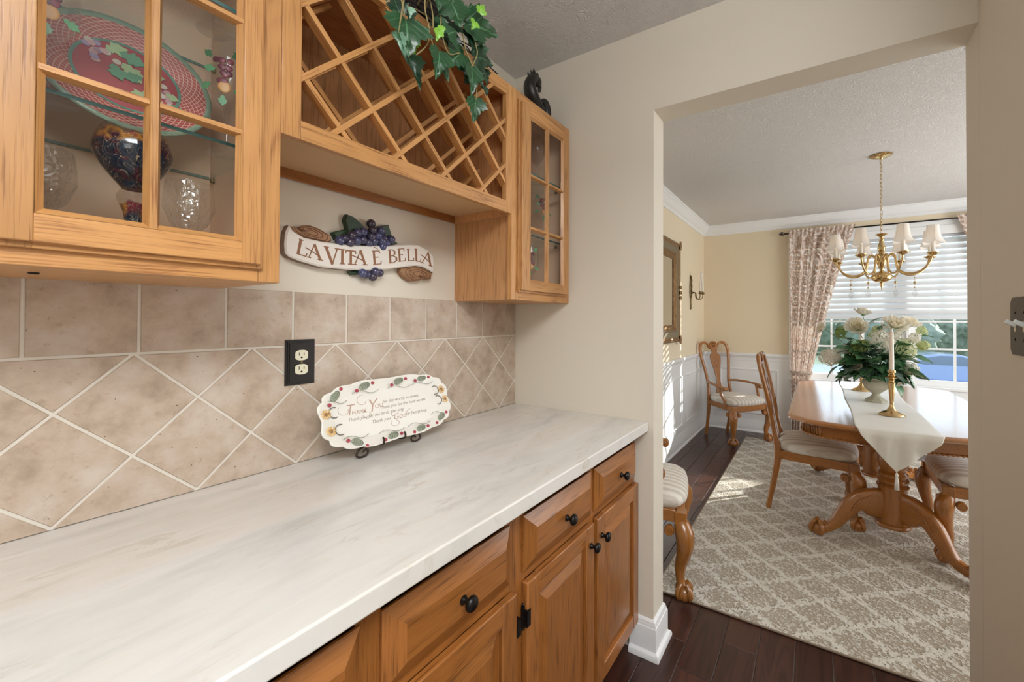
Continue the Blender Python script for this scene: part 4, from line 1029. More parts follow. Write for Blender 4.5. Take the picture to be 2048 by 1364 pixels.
build('head', MB().ball((-.122, -.21, 2.348), (.030, .020, .023), 14, 10), BLK, rs, smooth=True)
build('beak', MB().lathe([(.010, 0), (.006, .012), (0, .024)], 10, m=T(-.100, -.21, 2.346) @ RY(PI/2+.7)), BLK, rs, smooth=True)
for i, (x_, z_, r_) in enumerate(((-.150, 2.366, .012), (-.134, 2.374, .0145), (-.114, 2.374, .0135), (-.096, 2.364, .011), (-.166, 2.350, .012))):
    build('comb_point', MB().lathe([(r_, 0), (r_*.9, r_*.8), (r_*.4, r_*1.8), (0, r_*2.3)], 8, m=T(x_, -.21, z_-.012) @ RY(-.5+.25*i if i < 4 else -1.0) @ S3(1, .45, 1)), BLK, rs, smooth=True)
for i, z_ in enumerate((2.322, 2.316)): build('wattle', MB().ball((-.098-.010*i, -.213, z_), (.006, .004, .014), 8, 6), BLK, rs, smooth=True)

# ================================================================ THANK-YOU PLATE ON ITS EASEL
GN = [plain('glaze_sage', '8F9783', .4), plain('glaze_berry', 'A63A48', .4), plain('glaze_sunflower', 'EFC27A', .4), plain('glaze_brown', '9A6A2E', .4), plain('glaze_ink', '6E6C64', .5), plain('ink_sepia', 'A39689', .6)]
tp = thing('serving_plate', 'cream scalloped plate lettered with a thank you verse', 'plate', (-.738, -.115, .935))
TM = T(-.738, -.088, 1.032) @ RZ(0) @ RX(PI/2-.37)
PA, PB = .226, .098
def supel(a, b, z, n=96, sc_=0.0):
    o = []
    for i in range(n):
        t = 2*PI*i/n; c, s_ = math.cos(t), math.sin(t)
        k_ = 1+sc_*abs(math.sin(t*8)); e = .62
        o.append(Vector((a*k_*math.copysign(abs(c)**e, c), b*k_*math.copysign(abs(s_)**e, s_), z)))
    return o
place('rim', rings([supel(PA*.80, PB*.70, .0), supel(PA*.83, PB*.75, .003), supel(PA*.97, PB*.965, .0115, sc_=.035), supel(PA*.985, PB*.985, .0135, sc_=.04), supel(PA*.985, PB*.985, .0095, sc_=.04), supel(PA*.8, PB*.7, -.004)]), CERAM, tp, TM, True)
place('well', disc(supel(PA*.805, PB*.71, .0005)), CERAM, tp, TM)
place('underside', disc(supel(PA*.80, PB*.70, -.004)[::-1]), CERAM, tp, TM)
def rimz(px_, py_): return .0075
def deco(name, mb, mat): return place(name, mb, mat, tp, TM, True)
for i, (px_, py_, an) in enumerate([(-.172, .066, .8), (-.078, .083, .3), (.042, .083, .25), (.135, .082, .1), (-.135, -.076, -.5), (-.02, -.084, .1), (.085, -.084, .15), (.178, -.064, .5)]):
    deco('painted_leaf', MB().ball((0, 0, 0), (.019, .011, .0022), 14, 8, T(px_, py_, .0095) @ RZ(an)), GN[0])
    for k_ in range(5): deco('leaf_vein', MB().tube([Vector(p_) for p_ in [(-.013+.006*k_, -.007, .0024), (-.010+.006*k_, 0, .0030), (-.013+.006*k_, .007, .0024)]], .0006, 4).xf(T(px_, py_, .0095) @ RZ(an)), GN[4])
    for sg in (-1, 1): deco('berry', MB().ball((px_+sg*.029*math.cos(an), py_+sg*.029*math.sin(an)-.003, .0098), (.006, .0055, .003), 9, 6), GN[1])
    pts = [(px_-.045*math.cos(an)+.09*math.cos(an)*t, py_+(-.018 if py_ > 0 else .016)+.006*math.sin(6.3*t), .0075) for t in [q/12 for q in range(13)]]
    deco('vine', MB().tube(pts, .0009, 4), GN[0])
for px_, py_ in ((-.207, .018), (-.202, -.030), (.206, .030), (.212, -.006)):
    f_ = MB()
    for k_ in range(9):
        a = 2*PI*k_/9; f_.ball((.0075*math.cos(a), .0075*math.sin(a), 0), (.0055, .0032, .0015), 7, 5, RZ(a)) if False else f_.prism([(.003*math.cos(a), .003*math.sin(a)), (.0125*math.cos(a-.22), .0125*math.sin(a-.22)), (.014*math.cos(a), .014*math.sin(a)), (.0125*math.cos(a+.22), .0125*math.sin(a+.22))], 0, .0012)
    deco('sunflower', f_.xf(T(px_, py_, .0112)), GN[2]); deco('sunflower_eye', MB().ball((px_, py_, .0125), (.0045, .0045, .002), 8, 6), GN[3])
for px_, py_, fl_ in ((-.186, .020, 1), (-.178, -.030, 1), (.186, .032, -1), (.190, -.004, -1)):
    pts = [(px_+fl_*(.011-.015*math.cos(t))-(fl_*.006), py_+.015*math.sin(t), .0060) for t in [(-2.0+4.0*q/16) for q in range(17)]]
    deco('painted_scroll', MB().tube(pts, .0014, 5), GN[4])
TXTN = 0
def text(s_, x_, y_, size, mat, shear=.35, rot=0.0, par=tp, M=TM, z_=.0012):
    c = D.curves.new('inscription', 'FONT'); c.body = s_; c.size = size; c.shear = shear; c.extrude = .0002; c.offset = -.0002*size/.02; c.resolution_u = 3
    c.materials.append(mat)
    o = D.objects.new('inscription', c); COL.objects.link(o); o.parent = par
    o.matrix_local = T(*(-par.location)) @ M @ T(x_, y_, z_) @ RZ(rot); return o
INK = GN[5]; INK2 = plain('ink_rust', 'BC9C8C', .6)
text('T', -.152, .004, .046, INK2); text('HANK', -.130, .004, .017, INK2, .1)
text('Y', -.084, .002, .056, INK2); text('OU', -.055, .010, .019, INK2, .1)
text('for the world, so sweet;', -.026, .0215, .0142, INK); text('Thank you for the food we eat,', -.040, .0045, .0140, INK)
text('Thank you for the birds that sing;', -.146, -.0135, .0140, INK)
text('Thank you', -.076, -.0335, .0150, INK); text('God', -.002, -.037, .027, INK2); text('for Everything.', .042, -.0325, .0150, INK)
def swirl(x_, y_, r0, t0, t1, sq=.6):
    pts = []
    for q in range(22):
        t = t0+(t1-t0)*q/21; rr_ = r0*(1-.45*q/21); pts.append((x_+rr_*math.cos(t), y_+rr_*sq*math.sin(t), .0014))
    deco('flourish', MB().tube(pts, .0005, 4), INK2)
for a in ((-.150, .020, .020, 2.2, 6.6, .8), (-.090, .040, .020, 1.2, 6.0, .9), (-.082, -.004, .016, 3.0, 7.2, .8), (.004, -.046, .018, 2.4, 7.4, .7), (.004, -.018, .012, 1.2, 5.2, .9), (.062, -.022, .010, 1.0, 5.0, .9)): swirl(*a)

es = thing('plate_easel', 'brown wire easel with curled feet holding the cream plate', 'easel', (-.76, -.10, .9145))
def wire(name, pts, r_=.0030): build(name, MB().tube(smoothline(pts, 5), r_, 8), IRON, es, smooth=True)
for fx, sg in ((-.851, 1), (-.672, -1)):
    Yf = -.118; z0 = .9175
    pts = [(fx+sg*.030, -.10, .948), (fx+sg*.006, Yf+.004, .946), (fx-sg*.016, Yf, .937), (fx-sg*.022, Yf-.001, .925), (fx-sg*.010, Yf-.001, z0), (fx+sg*.008, Yf-.001, z0+.002), (fx+sg*.014, Yf-.001, .930), (fx+sg*.006, Yf-.001, .936), (fx-sg*.003, Yf-.001, .931)]
    wire('curled_foot', pts)
    hx = fx+sg*.052
    wire('plate_hook', [(hx, -.060, .940), (hx, -.105, .938), (hx, -.136, .944), (hx, -.139, .956), (hx, -.134, .962)])
wire('cross_bar', [(-.825, -.10, .947), (-.76, -.10, .940), (-.70, -.10, .947)])
for sg in (-1, 1): wire('back_stay', [(-.76+sg*.03, -.10, .942), (-.76+sg*.02, -.062, .99), (-.76+sg*.012, -.034, 1.04)])
wire('back_leg', [(-.76, -.036, 1.03), (-.76, -.026, .97), (-.76, -.022, .9175)])
wire('back_bridge', [(-.772, -.034, 1.04), (-.76, -.036, 1.046), (-.748, -.034, 1.04)])
# ================================================================ DINING ROOM: RUG
def rug_mat():
    t = NT('medallion_rug'); v = t.coord((1, 1, 1), rnd=False, kind='Object'); s_ = t.N('SeparateXYZ', {0: v})
    wob = t.N('TexNoise', {'Vector': v, 'Scale': 55.0, 'Detail': 1.0}).outputs[0]
    w2 = t.math('MULTIPLY_ADD', wob, .22, -.11)
    u = t.math('ADD', t.math('DIVIDE', s_.outputs[0], .225), w2); q = t.math('ADD', t.math('DIVIDE', s_.outputs[1], .262), w2)
    a = t.math('ABSOLUTE', t.math('SUBTRACT', t.math('FRACT', t.math('ADD', u, q)), .5))
    b = t.math('ABSOLUTE', t.math('SUBTRACT', t.math('FRACT', t.math('SUBTRACT', u, q)), .5))
    d = t.math('MAXIMUM', a, b)             # 0 at medallion centre, .5 on the lattice
    e2 = t.math('SQRT', t.math('ADD', t.math('MULTIPLY', a, a), t.math('MULTIPLY', b, b)))
    an = t.math('ARCTAN2', t.math('SUBTRACT', t.math('FRACT', t.math('ADD', u, q)), .5), t.math('SUBTRACT', t.math('FRACT', t.math('SUBTRACT', u, q)), .5))
    tw = t.N('TexNoise', {'Vector': v, 'Scale': 68.0, 'Detail': 1.5, 'Roughness': .6}).outputs[0]
    tc_ = t.math('SUBTRACT', tw, .5)
    lat = t.N('MapRange', {0: t.math('MULTIPLY_ADD', tc_, .40, d), 1: .365, 2: .445}).outputs[0]
    rv = t.math('MULTIPLY_ADD', t.math('SINE', t.math('ADD', t.math('MULTIPLY', e2, 40.0), t.math('MULTIPLY', t.math('SINE', t.math('MULTIPLY', an, 8.0)), 1.5))), .5, .5)
    fig = t.N('MapRange', {0: t.math('MULTIPLY_ADD', tc_, 3.0, rv), 1: .50, 2: .80}).outputs[0]
    f = t.math('MAXIMUM', lat, t.math('MULTIPLY', fig, .85))
    c = t.mix(f, lin('BBAE9C'), lin('EDE9DE'))
    rows_ = t.N('TexWave', {'Vector': v, 'Scale': 60.0, 'Distortion': 2.0, 'Detail': 1.0}, bands_direction='X').outputs[1]
    t.set(Base_Color=c, Roughness=.95)
    t.bump(t.math('ADD', t.math('MULTIPLY', f, 1.0), t.math('ADD', t.math('MULTIPLY', tw, 1.2), t.math('MULTIPLY', rows_, .35))), .9, .006); return t.m
rug = thing('area_rug', 'cream and taupe medallion area rug under the dining table', 'rug', (1.93, -1.65, .001))
box('pile', rug_mat(), rug, .392, 3.478, -2.72, -.570, .001, .010)
build('binding', MB().tube([(.389, -.567, .0055), (3.481, -.567, .0055), (3.481, -2.723, .0055), (.389, -2.723, .0055)], .0055, 8, closed=True), plain('rug_binding', '9A8A78', .9), rug, smooth=True)
RT = .0113   # top of the rug

# ================================================================ CHAIRS
def stripe():
    t = NT('striped_seat_cloth'); v = t.coord((1, 1, 1), rnd=False); x_ = t.N('SeparateXYZ', {0: v}).outputs[0]
    a = t.math('SINE', t.math('MULTIPLY', x_, 2*PI/.044))
    f = t.N('MapRange', {0: a, 1: -.25, 2: .25}).outputs[0]
    b = t.math('SINE', t.math('MULTIPLY', x_, 2*PI/.0073)); f = t.math('MULTIPLY', f, t.math('MULTIPLY_ADD', b, .12, .88))
    t.set(Base_Color=t.mix(f, lin('E6E2DA'), lin('C8BFB3')), Roughness=t.math('MULTIPLY_ADD', f, -.15, .6)); t.b.inputs['Sheen Weight'].default_value = .2
    n = t.N('TexNoise', {'Vector': v, 'Scale': 400.0}).outputs[0]; t.bump(n, .12, .001); return t.m
SEATC = stripe()
CH, CHX, CHY = CHR['Z'], CHR['X'], CHR['Y']
DKW = plain('dark_carving', '5A2E12', .4)
def claw(mb, c, r, ang):
    # ball gripped by four talons
    mb.ball((c[0], c[1], c[2]), r, 14, 9)
    for k_ in range(4):
        a = ang+PI/4*0+k_*PI/2
        pts = [(c[0]+r*.45*math.cos(a), c[1]+r*.45*math.sin(a), c[2]+r*1.25), (c[0]+r*.95*math.cos(a), c[1]+r*.95*math.sin(a), c[2]+r*.75), (c[0]+r*1.12*math.cos(a), c[1]+r*1.12*math.sin(a), c[2]+r*.1), (c[0]+r*.98*math.cos(a), c[1]+r*.98*math.sin(a), c[2]-r*.62)]
        mb.tube(smoothline(pts, 4), [r*.34]*5+[r*.36]*4+[r*.30, r*.26, r*.2, r*.12], 8)
def cabriole(sx):
    d = Vector((sx*.72, .69, 0)); b = Vector((sx*.234, .228, 0))
    zs = [(.356, .0, .034), (.338, .012, .039), (.305, .026, .043), (.262, .028, .040), (.205, .016, .032), (.145, -.002, .026), (.095, -.004, .021), (.068, .004, .022), (.052, .014, .026)]
    P = smoothline([tuple(b+d*o)+(0,) if False else (b.x+d.x*o, b.y+d.y*o, z) for z, o, r in zs], 4)
    R = [v_[0] for v_ in smoothline([(r, 0, 0) for z, o, r in zs], 4)]
    mb = MB().tube(P, R, 14, up=(d.x, d.y, 0)); f = b+d*.022
    claw(mb, (f.x, f.y, .037), .036, math.atan2(d.y, d.x)); return mb, b, d
def spiral(cx_, cz_, r0, turns=1.6, n=26): return [(cx_+r0*(1-.78*i/n)*math.cos(-PI/2+2*PI*turns*i/n), cz_+r0*(1-.78*i/n)*math.sin(-PI/2+2*PI*turns*i/n)) for i in range(n+1)]
def make_chair(name, label, arms):
    t_ = thing(name, label, 'chair', (0, 0, 0), 'carved dining chairs')
    zr0, zr1 = .356, .412
    for sx in (1, -1):
        mb, b, d = cabriole(sx)
        l_ = build('leg', mb, CH, t_, smooth=50)
        build('corner_block', MB().box(b.x-.027, b.x+.027, b.y-.027, b.y+.027, .350, zr1), CH, t_, bevel=.004)
        # scrolled ears beside the knee and carved shell on it
        for ax, cx_, cy_ in (('x', b.x-sx*.052, b.y+.020), ('y', b.x+sx*.020, b.y-.052)):
            m = T(cx_, cy_, .322) @ (RX(PI/2) if ax == 'x' else RY(PI/2))
            build('knee_scroll', MB().lathe([(0, -.017), (.020, -.017), (.0235, -.012), (.0235, .012), (.020, .017), (.013, .017), (.011, .013), (.006, .013), (.004, .018), (0, .018)], 18, m=m), CHX, l_, smooth=40)
        c0 = b+d*.052
        for k_ in range(-2, 3):
            s_ = Vector((-d.y, d.x, 0))
            pts = [(c0+s_*(k_*.009)+d*(.006-abs(k_)*.004)+Vector((0, 0, .318))), (c0+s_*(k_*.0075)+d*(.013-abs(k_)*.004)+Vector((0, 0, .285))), (c0+s_*(k_*.003)+d*(.004)+Vector((0, 0, .238)))]
            build('shell_carving', MB().tube(smoothline(pts, 4), [.0045]*4+[.004]*3+[.003, .002], 6), DKW if k_ % 2 else CH, l_, smooth=True)
        P = smoothline([(sx*.160, -.262, .012), (sx*.161, -.238, .14), (sx*.168, -.208, .33), (sx*.168, -.205, .42), (sx*.158, -.222, .52), (sx*.158, -.240, .62), (sx*.182, -.266, .77), (sx*.206, -.296, .91), (sx*.204, -.314, .99), (sx*.178, -.325, 1.040), (sx*.128, -.330, 1.053), (sx*.086, -.331, 1.036), (sx*.064, -.331, 1.002), (sx*.050, -.331, .985)], 4)
        rr_ = [(.019, .017), (.018, .018), (.020, .022), (.021, .023), (.018, .020), (.017, .018), (.018, .016), (.019, .015), (.019, .014), (.018, .014), (.016, .014), (.014, .014), (.013, .013), (.010, .012)]
        R = [tuple(v_)[:2] for v_ in smoothline([(a, c, 0) for a, c in rr_], 4)]
        P[0] = Vector((sx*.160, -.262, 0))
        mb = MB(); mb.tube(P, [(c, a) for a, c in R], 12, up=(0, 1, 0)); build('rear_leg_and_stile', mb, CH, t_, smooth=50)
    # rails
    build('front_rail', MB().box(-.208, .208, .211, .247, zr0, zr1), CHX, t_, bevel=.003)
    build('gadroon_strip', MB().tube([(-.20, .241, .354), (.20, .241, .354)], .005, 8), CHX, t_, smooth=True)
    for sx in (1, -1): build('side_rail', MB().prism([(sx*.250, .212), (sx*.218, .212), (sx*.148, -.205), (sx*.182, -.205)], zr0, zr1), CHY, t_, bevel=.003)
    build('rear_rail', MB().box(-.152, .152, -.222, -.190, zr0, .452), CHX, t_, bevel=.004)
    # cushion
    out = []
    for i in range(56):
        a = 2*PI*i/56; c, s_ = math.cos(a), math.sin(a); e_ = .42
        ux, uy = math.copysign(abs(c)**e_, c), math.copysign(abs(s_)**e_, s_)
        out.append((ux, uy))
    def ringz(k_, z): return [Vector((ux*k_*(.198+.054*(uy*k_*.5+.5)), .022+uy*k_*.228+(.012*(1-ux*ux) if uy > 0 else 0)*k_, z)) for ux, uy in out]
    lst = [ringz(.955, zr1+.0005), ringz(1.0, zr1+.014), ringz(1.012, zr1+.030), ringz(.985, zr1+.050), ringz(.90, zr1+.066), ringz(.72, zr1+.079), ringz(.45, zr1+.087), ringz(.15, zr1+.090)]
    mb = rings(lst); mb.add(lst[-1], [tuple(range(56))]); mb.add(lst[0], [tuple(range(55, -1, -1))])
    build('seat_cushion', mb, SEATC, t_, smooth=True)
    # vase splat following the curve of the back
    W = [(.450, .046), (.50, .044), (.56, .030), (.62, .027), (.68, .032), (.75, .047), (.82, .066), (.86, .074), (.895, .073), (.915, .060), (.925, .042), (.94, .036), (.955, .040), (.968, .044), (.985, .042)]
    W = smoothline([(z, w_, 0) for z, w_ in W], 3)
    Yc = smoothline([(.44, -.207, 0), (.52, -.220, 0), (.62, -.240, 0), (.77, -.266, 0), (.91, -.296, 0), (.99, -.316, 0), (1.06, -.331, 0)], 6)
    def yz(z):
        for a, b in zip(Yc, Yc[1:]):
            if a.x <= z <= b.x: return a.y+(b.y-a.y)*(z-a.x)/max(1e-6, b.x-a.x)
        return Yc[-1].y
    mb = MB(); vs = []
    for p_ in W:
        z, w_ = p_.x, p_.y; y_ = yz(z)
        vs += [(-w_, y_+.006, z), (-w_*.5, y_+.0075, z), (w_*.5, y_+.0075, z), (w_, y_+.006, z), (w_, y_-.006, z), (-w_, y_-.006, z)]
    fs = [(j*6+i, j*6+(i+1) % 6, (j+1)*6+(i+1) % 6, (j+1)*6+i) for j in range(len(W)-1) for i in range(6)]+[tuple(range(5, -1, -1)), tuple(range((len(W)-1)*6, len(W)*6))]
    mb.add(vs, fs); sp = build('splat', mb, CH, t_, smooth=45)
    for sg in (-1, 0, 1):
        pts = [(sg*.030, yz(.885)+.0085, .885), (sg*.022, yz(.83)+.0088, .83), (sg*.010, yz(.765)+.0085, .765)]
        build('splat_carving', MB().tube(smoothline(pts, 4), [.002]*3+[.006]*3+[.004, .003, .0015], 6, flat=.5), CH, sp, smooth=True)
    cr = [(-.052, .972), (-.046, 1.000), (-.058, 1.018), (-.060, 1.036), (-.046, 1.046), (-.034, 1.060), (-.014, 1.068), (.014, 1.068), (.034, 1.060), (.046, 1.046), (.060, 1.036), (.058, 1.018), (.046, 1.000), (.052, .972)]
    mb = MB().prism(cr, .318, .340, XZ); mb.prism(cr, .318, .310, XZ, shrink=.004) if False else None
    c_ = build('crest', mb, CHX, t_, bevel=.005)
    for k_ in range(-2, 3): build('crest_shell', MB().tube([(k_*.007, -.316, 1.002), (k_*.011, -.313, 1.030), (k_*.016, -.316, 1.052)], [.002, .0045, .003], 6), CHX, c_, smooth=True)
    if arms:
        for sx in (1, -1):
            P = smoothline([(sx*.158, -.232, .612), (sx*.205, -.165, .617), (sx*.248, -.06, .612), (sx*.268, .04, .602), (sx*.266, .105, .596), (sx*.258, .135, .590)], 5)
            build('arm', MB().tube(P, [(.012, .020)]*(len(P)-6)+[(.013, .023)]*6, 12, up=(0, 0, 1)), CHY, t_, smooth=50)
            build('arm_scroll', MB().lathe([(0, -.026), (.019, -.026), (.022, -.020), (.022, .020), (.019, .026), (.010, .026), (.008, .022), (0, .026)], 18, m=T(sx*.257, .136, .582) @ RY(PI/2)), CHX, t_, smooth=40)
            S = smoothline([(sx*.231, .128, .372), (sx*.243, .118, .44), (sx*.262, .085, .52), (sx*.267, .060, .592)], 5)
            build('arm_support', MB().tube(S, [(.015, .014)]*len(S), 10, up=(0, 1, 0)), CH, t_, smooth=50)
    return t_
def put(o, c, f, z=0):
    o.location = (c[0], c[1], z); o.rotation_euler = (0, 0, math.atan2(f[1], f[0])-PI/2); return o
arm0 = make_chair('armchair', 'carved armchair with striped seat in the far corner by the mirror wall', True)
side0 = make_chair('side_chair', 'carved side chair seen in profile at the left side of the table', False)
put(arm0, (3.367, -.458), (-.589, -.808), .0005)
arm1 = dup(arm0, label='carved armchair just behind the doorway edge, only its seat corner and front leg showing'); put(arm1, (.545, -.415), (.26, -.965), RT)
put(side0, (1.815, -1.217), (0, -1), RT)
side1 = dup(side0, label='carved side chair at the right side of the table, cut by the picture edge'); put(side1, (1.655, -2.075), (0, 1), RT)

# ================================================================ TABLE
TZ = .76; TC = (2.02, -1.625)
tb = thing('dining_table', 'long cherry double-pedestal dining table with rope-carved apron', 'table', (TC[0], TC[1], RT))
def outline(ins=0.0):
    hl, hw = .975-ins, .53-ins
    q = [(0, -hw), (-hl+.21, -hw), (-hl+.165, -hw+.008), (-hl+.135, -hw+.028), (-hl+.118, -hw+.055), (-hl+.095, -hw+.072), (-hl+.075, -hw+.092), (-hl+.05, -hw+.20), (-hl+.015, -hw+.36), (-hl, 0)]
    full = q+[(x, -y) for x, y in q[::-1][1:]]
    full = full+[(-x, y) for x, y in full[::-1][1:-1]]
    return [(TC[0]+x, TC[1]+y) for x, y in full]
mb = MB(); o0 = outline(.010); o1 = outline(.0); o2 = outline(.006); o3 = outline(.022)
lst = [[Vector((x, y, z)) for x, y in o] for o, z in ((o3, TZ-.030), (o0, TZ-.028), (o1, TZ-.020), (o1, TZ-.010), (o2, TZ-.004), (outline(.012), TZ-.003), (outline(.016), TZ))]
mb = rings(lst); n_ = len(o0); mb.add(lst[-1], [tuple(range(n_))]); mb.add(lst[0], [tuple(range(n_-1, -1, -1))])
TOPM = oak('polished_cherry_top', 'B07640', '84481F', 'X', rough=.13, contrast=.5, figure=.6, fine=.6, coat=1.0)
top = build('tabletop', mb, TOPM, tb, smooth=25)
ap = outline(.075); ap2 = outline(.095); z0, z1 = .652, TZ-.0305
mb = MB(); n_ = len(ap)
mb.add([(x, y, z0) for x, y in ap]+[(x, y, z1) for x, y in ap]+[(x, y, z0) for x, y in ap2]+[(x, y, z1) for x, y in ap2], [(i, (i+1) % n_, n_+(i+1) % n_, n_+i) for i in range(n_)]+[(2*n_+(i+1) % n_, 2*n_+i, 3*n_+i, 3*n_+(i+1) % n_) for i in range(n_)]+[(i, 2*n_+i, 2*n_+(i+1) % n_, (i+1) % n_) for i in range(n_)])
build('apron', mb, CHX, tb, smooth=25)
# rope moulding along the lower edge of the apron
P = [Vector((x, y, z0+.004)) for x, y in outline(.071)]; P.append(P[0]); dense = []
for a, b in zip(P, P[1:]):
    k_ = max(1, int((b-a).length/.0045)); dense += [a+(b-a)*i/k_ for i in range(k_)]
mb = MB(); mb.tube(dense, [.0052+.0020*math.sin(i*1.45) for i in range(len(dense))], 6, closed=True); build('rope_moulding', mb, CHX, tb, smooth=True)
# reeded corners of the apron
for sx in (-1, 1):
    for sy in (-1, 1):
        bl = sub('corner_block', tb); bl.location = -tb.location
        hl, hw = .975-.074, .53-.074
        cp = [Vector((TC[0]+sx*(hl-d_), TC[1]+sy*(hw-e_), 0)) for d_, e_ in ((.165, .008), (.135, .028), (.118, .055), (.095, .072), (.075, .092))]
        for k_ in range(7):
            t_ = k_/6*3.999; i_ = int(t_); q_ = cp[i_].lerp(cp[i_+1], t_-i_)
            build('reed', MB().tube([(q_.x, q_.y, z0+.012), (q_.x, q_.y, z1)], .0085, 10), CH, bl, smooth=True)
def pedestal(px_, angs):
    c = (px_, TC[1]-.003)
    p_ = sub('pedestal', tb); p_.location = -tb.location
    prof = [(0, .10), (.070, .10), (.088, .106), (.092, .116), (.088, .126), (.074, .130), (.072, .330), (.078, .334), (.080, .342), (.074, .350), (.066, .354), (.076, .366), (.078, .376), (.072, .386), (.066, .392), (.074, .404), (.075, .414), (.066, .424), (.060, .430), (.072, .452), (.080, .485), (.078, .520), (.066, .555), (.058, .572), (.064, .585), (.074, .600), (.078, .640), (.070, .655), (0, .655)]
    build('column', MB().lathe(prof, 28, (*c, 0)), CH, p_, smooth=35)
    for a, L in angs:
        d = Vector((math.cos(a), math.sin(a), 0)); u = Vector((0, 0, 1))
        pts = [(.055, .215, .085), (.11, .222, .085), (.165, .228, .066), (.215, .205, .052), (.262, .150, .043), (.305, .092, .034), (.345, .060, .026), (L-.035, .047, .024), (L, .046, .028)]
        P = smoothline([(c[0]+d.x*r_, c[1]+d.y*r_, RT+z) for r_, z, h in pts], 4); H = [v_[0] for v_ in smoothline([(h, 0, 0) for r_, z, h in pts], 4)]
        Wd = [.030-.009*i/(len(P)-1) for i in range(len(P))]
        mb = MB(); n_ = len(P); vs = []
        for i, q in enumerate(P):
            t2 = (P[min(i+1, n_-1)]-P[max(i-1, 0)]).normalized(); s_ = t2.cross(u).normalized(); uu = s_.cross(t2)
            for k_ in range(14):
                an = 2*PI*k_/14; ca, sa = math.cos(an), math.sin(an); e_ = .55
                vs.append(q+s_*(Wd[i]*math.copysign(abs(ca)**e_, ca))+uu*(H[i]*math.copysign(abs(sa)**e_, sa)))
        mb.add(vs, [(i*14+k_, i*14+(k_+1) % 14, (i+1)*14+(k_+1) % 14, (i+1)*14+k_) for i in range(n_-1) for k_ in range(14)]+[tuple(range(13, -1, -1)), tuple(range((n_-1)*14, n_*14))])
        f = (c[0]+d.x*L, c[1]+d.y*L, RT+.041); claw(mb, f, .040, a)
        build('leg', mb, CHX, p_, smooth=45)
        for sg in (-1, 1):
            s_ = d.cross(u)*sg; g_ = [Vector((c[0], c[1], RT))+d*r_+s_*.0285+u*z for r_, z in ((.13, .27), (.19, .235), (.24, .17))]
            build('leg_carving', MB().tube(smoothline(g_, 4), [.002]*4+[.006]*3+[.003, .001], 6), CHX, p_, smooth=True)
pedestal(1.545, [(math.radians(112), .405), (math.radians(222), .44), (math.radians(-13), .40)])
pedestal(2.485, [(math.radians(68), .405), (math.radians(-42), .44), (math.radians(193), .36)])

# runner with a pointed end and a tassel
SAT = plain('ivory_satin', 'E9E8E2', .42); SAT.node_tree.nodes['Principled BSDF'].inputs['Sheen Weight'].default_value = .4
rn = thing('table_runner', 'ivory satin runner with pointed tasselled end along the dining table', 'table runner', (TC[0], -1.592, TZ+.001))
ry0, ry1 = -1.420, -1.766; ex = 1.050
def runner(u, v):
    y_ = ry0+(ry1-ry0)*u; tri = 1-abs(2*u-1)
    if v < .6:
        x_ = 2.97-(2.97-ex)*(v/.6); return Vector((x_, y_+.004*math.sin(7*x_), TZ+.0022+.0008*math.sin(23*x_+9*u)))
    s_ = (v-.6)/.4; drop = (.030+.166*tri)*s_; k_ = min(1, drop/.03)
    bulge = .010*math.sin(u*PI*7)*min(1, drop/.08)
    sq = 1-.10*s_
    return Vector((ex-.022*math.sin(k_*PI/2)-.006*s_-bulge, (y_-(ry0+ry1)/2)*sq+(ry0+ry1)/2+.014*s_*tri, TZ+.0022-max(0, drop-.004*(1-k_))))
mb = MB().grid(runner, 40, 64); build('cloth', mb, SAT, rn, smooth=True, solid=.0025)
tx, ty = ex-.032, (ry0+ry1)/2+.014; tz = TZ-.194
tas = sub('tassel', rn); tas.location = -rn.location
build('tassel_head', MB().lathe([(0, .0), (.004, 0), (.007, -.008), (.0065, -.016), (.004, -.019), (.0055, -.022)], 12, (tx, ty, tz)), SAT, tas, smooth=True)
mb = MB()
for k_ in range(16):
    a = 2*PI*k_/16; mb.tube([(tx+.004*math.cos(a), ty+.004*math.sin(a), tz-.020), (tx+.0075*math.cos(a), ty+.0075*math.sin(a), tz-.05), (tx+.0085*math.cos(a+.2), ty+.0085*math.sin(a+.2), tz-.082)], .0017, 5)
tf = build('tassel_fringe', mb, SAT, tas, smooth=True); tf['kind'] = 'stuff'
build('tassel_cord', MB().tube([(tx, ty, tz+.006), (tx, ty, tz-.002)], .0022, 6), SAT, tas)

# ================================================================ CANDLESTICKS AND TAPERS
def candlestick(x, y, label):
    c = thing('candlestick', label, 'candlestick', (x, y, TZ+.004), 'brass candlesticks')
    z = TZ+.004
    build('foot', MB().lathe([(0, 0), (.062, 0), (.064, .003), (.060, .009), (.052, .016), (.040, .022), (.030, .026), (.022, .034), (.014, .048), (.009, .062), (.0085, .068), (0, .068)], 32, (x, y, z), wob=lambda a, zz: 1+(.018*math.sin(16*a) if .002 < zz < .03 else 0)), BRASS, c, smooth=50)
    build('shaft', MB().lathe([(.0085, .066), (.012, .070), (.0095, .075), (.010, .078), (.0175, .185), (.0185, .190), (.013, .196), (.0115, .202), (.0165, .206), (.012, .212)], 12, (x, y, z)), BRASS, c, smooth=20)
    build('drip_pan', MB().lathe([(0, .211), (.010, .211), (.030, .220), (.031, .223), (.012, .220), (0, .220)], 28, (x, y, z)), BRASS, c, smooth=40)
    build('cup', MB().lathe([(.010, .219), (.017, .226), (.018, .236), (.0125, .241), (.0125, .246), (.0205, .250), (.0215, .256), (.0185, .264), (.0125, .266), (.0115, .25), (0, .25)], 24, (x, y, z)), BRASS, c, smooth=40)
    return c
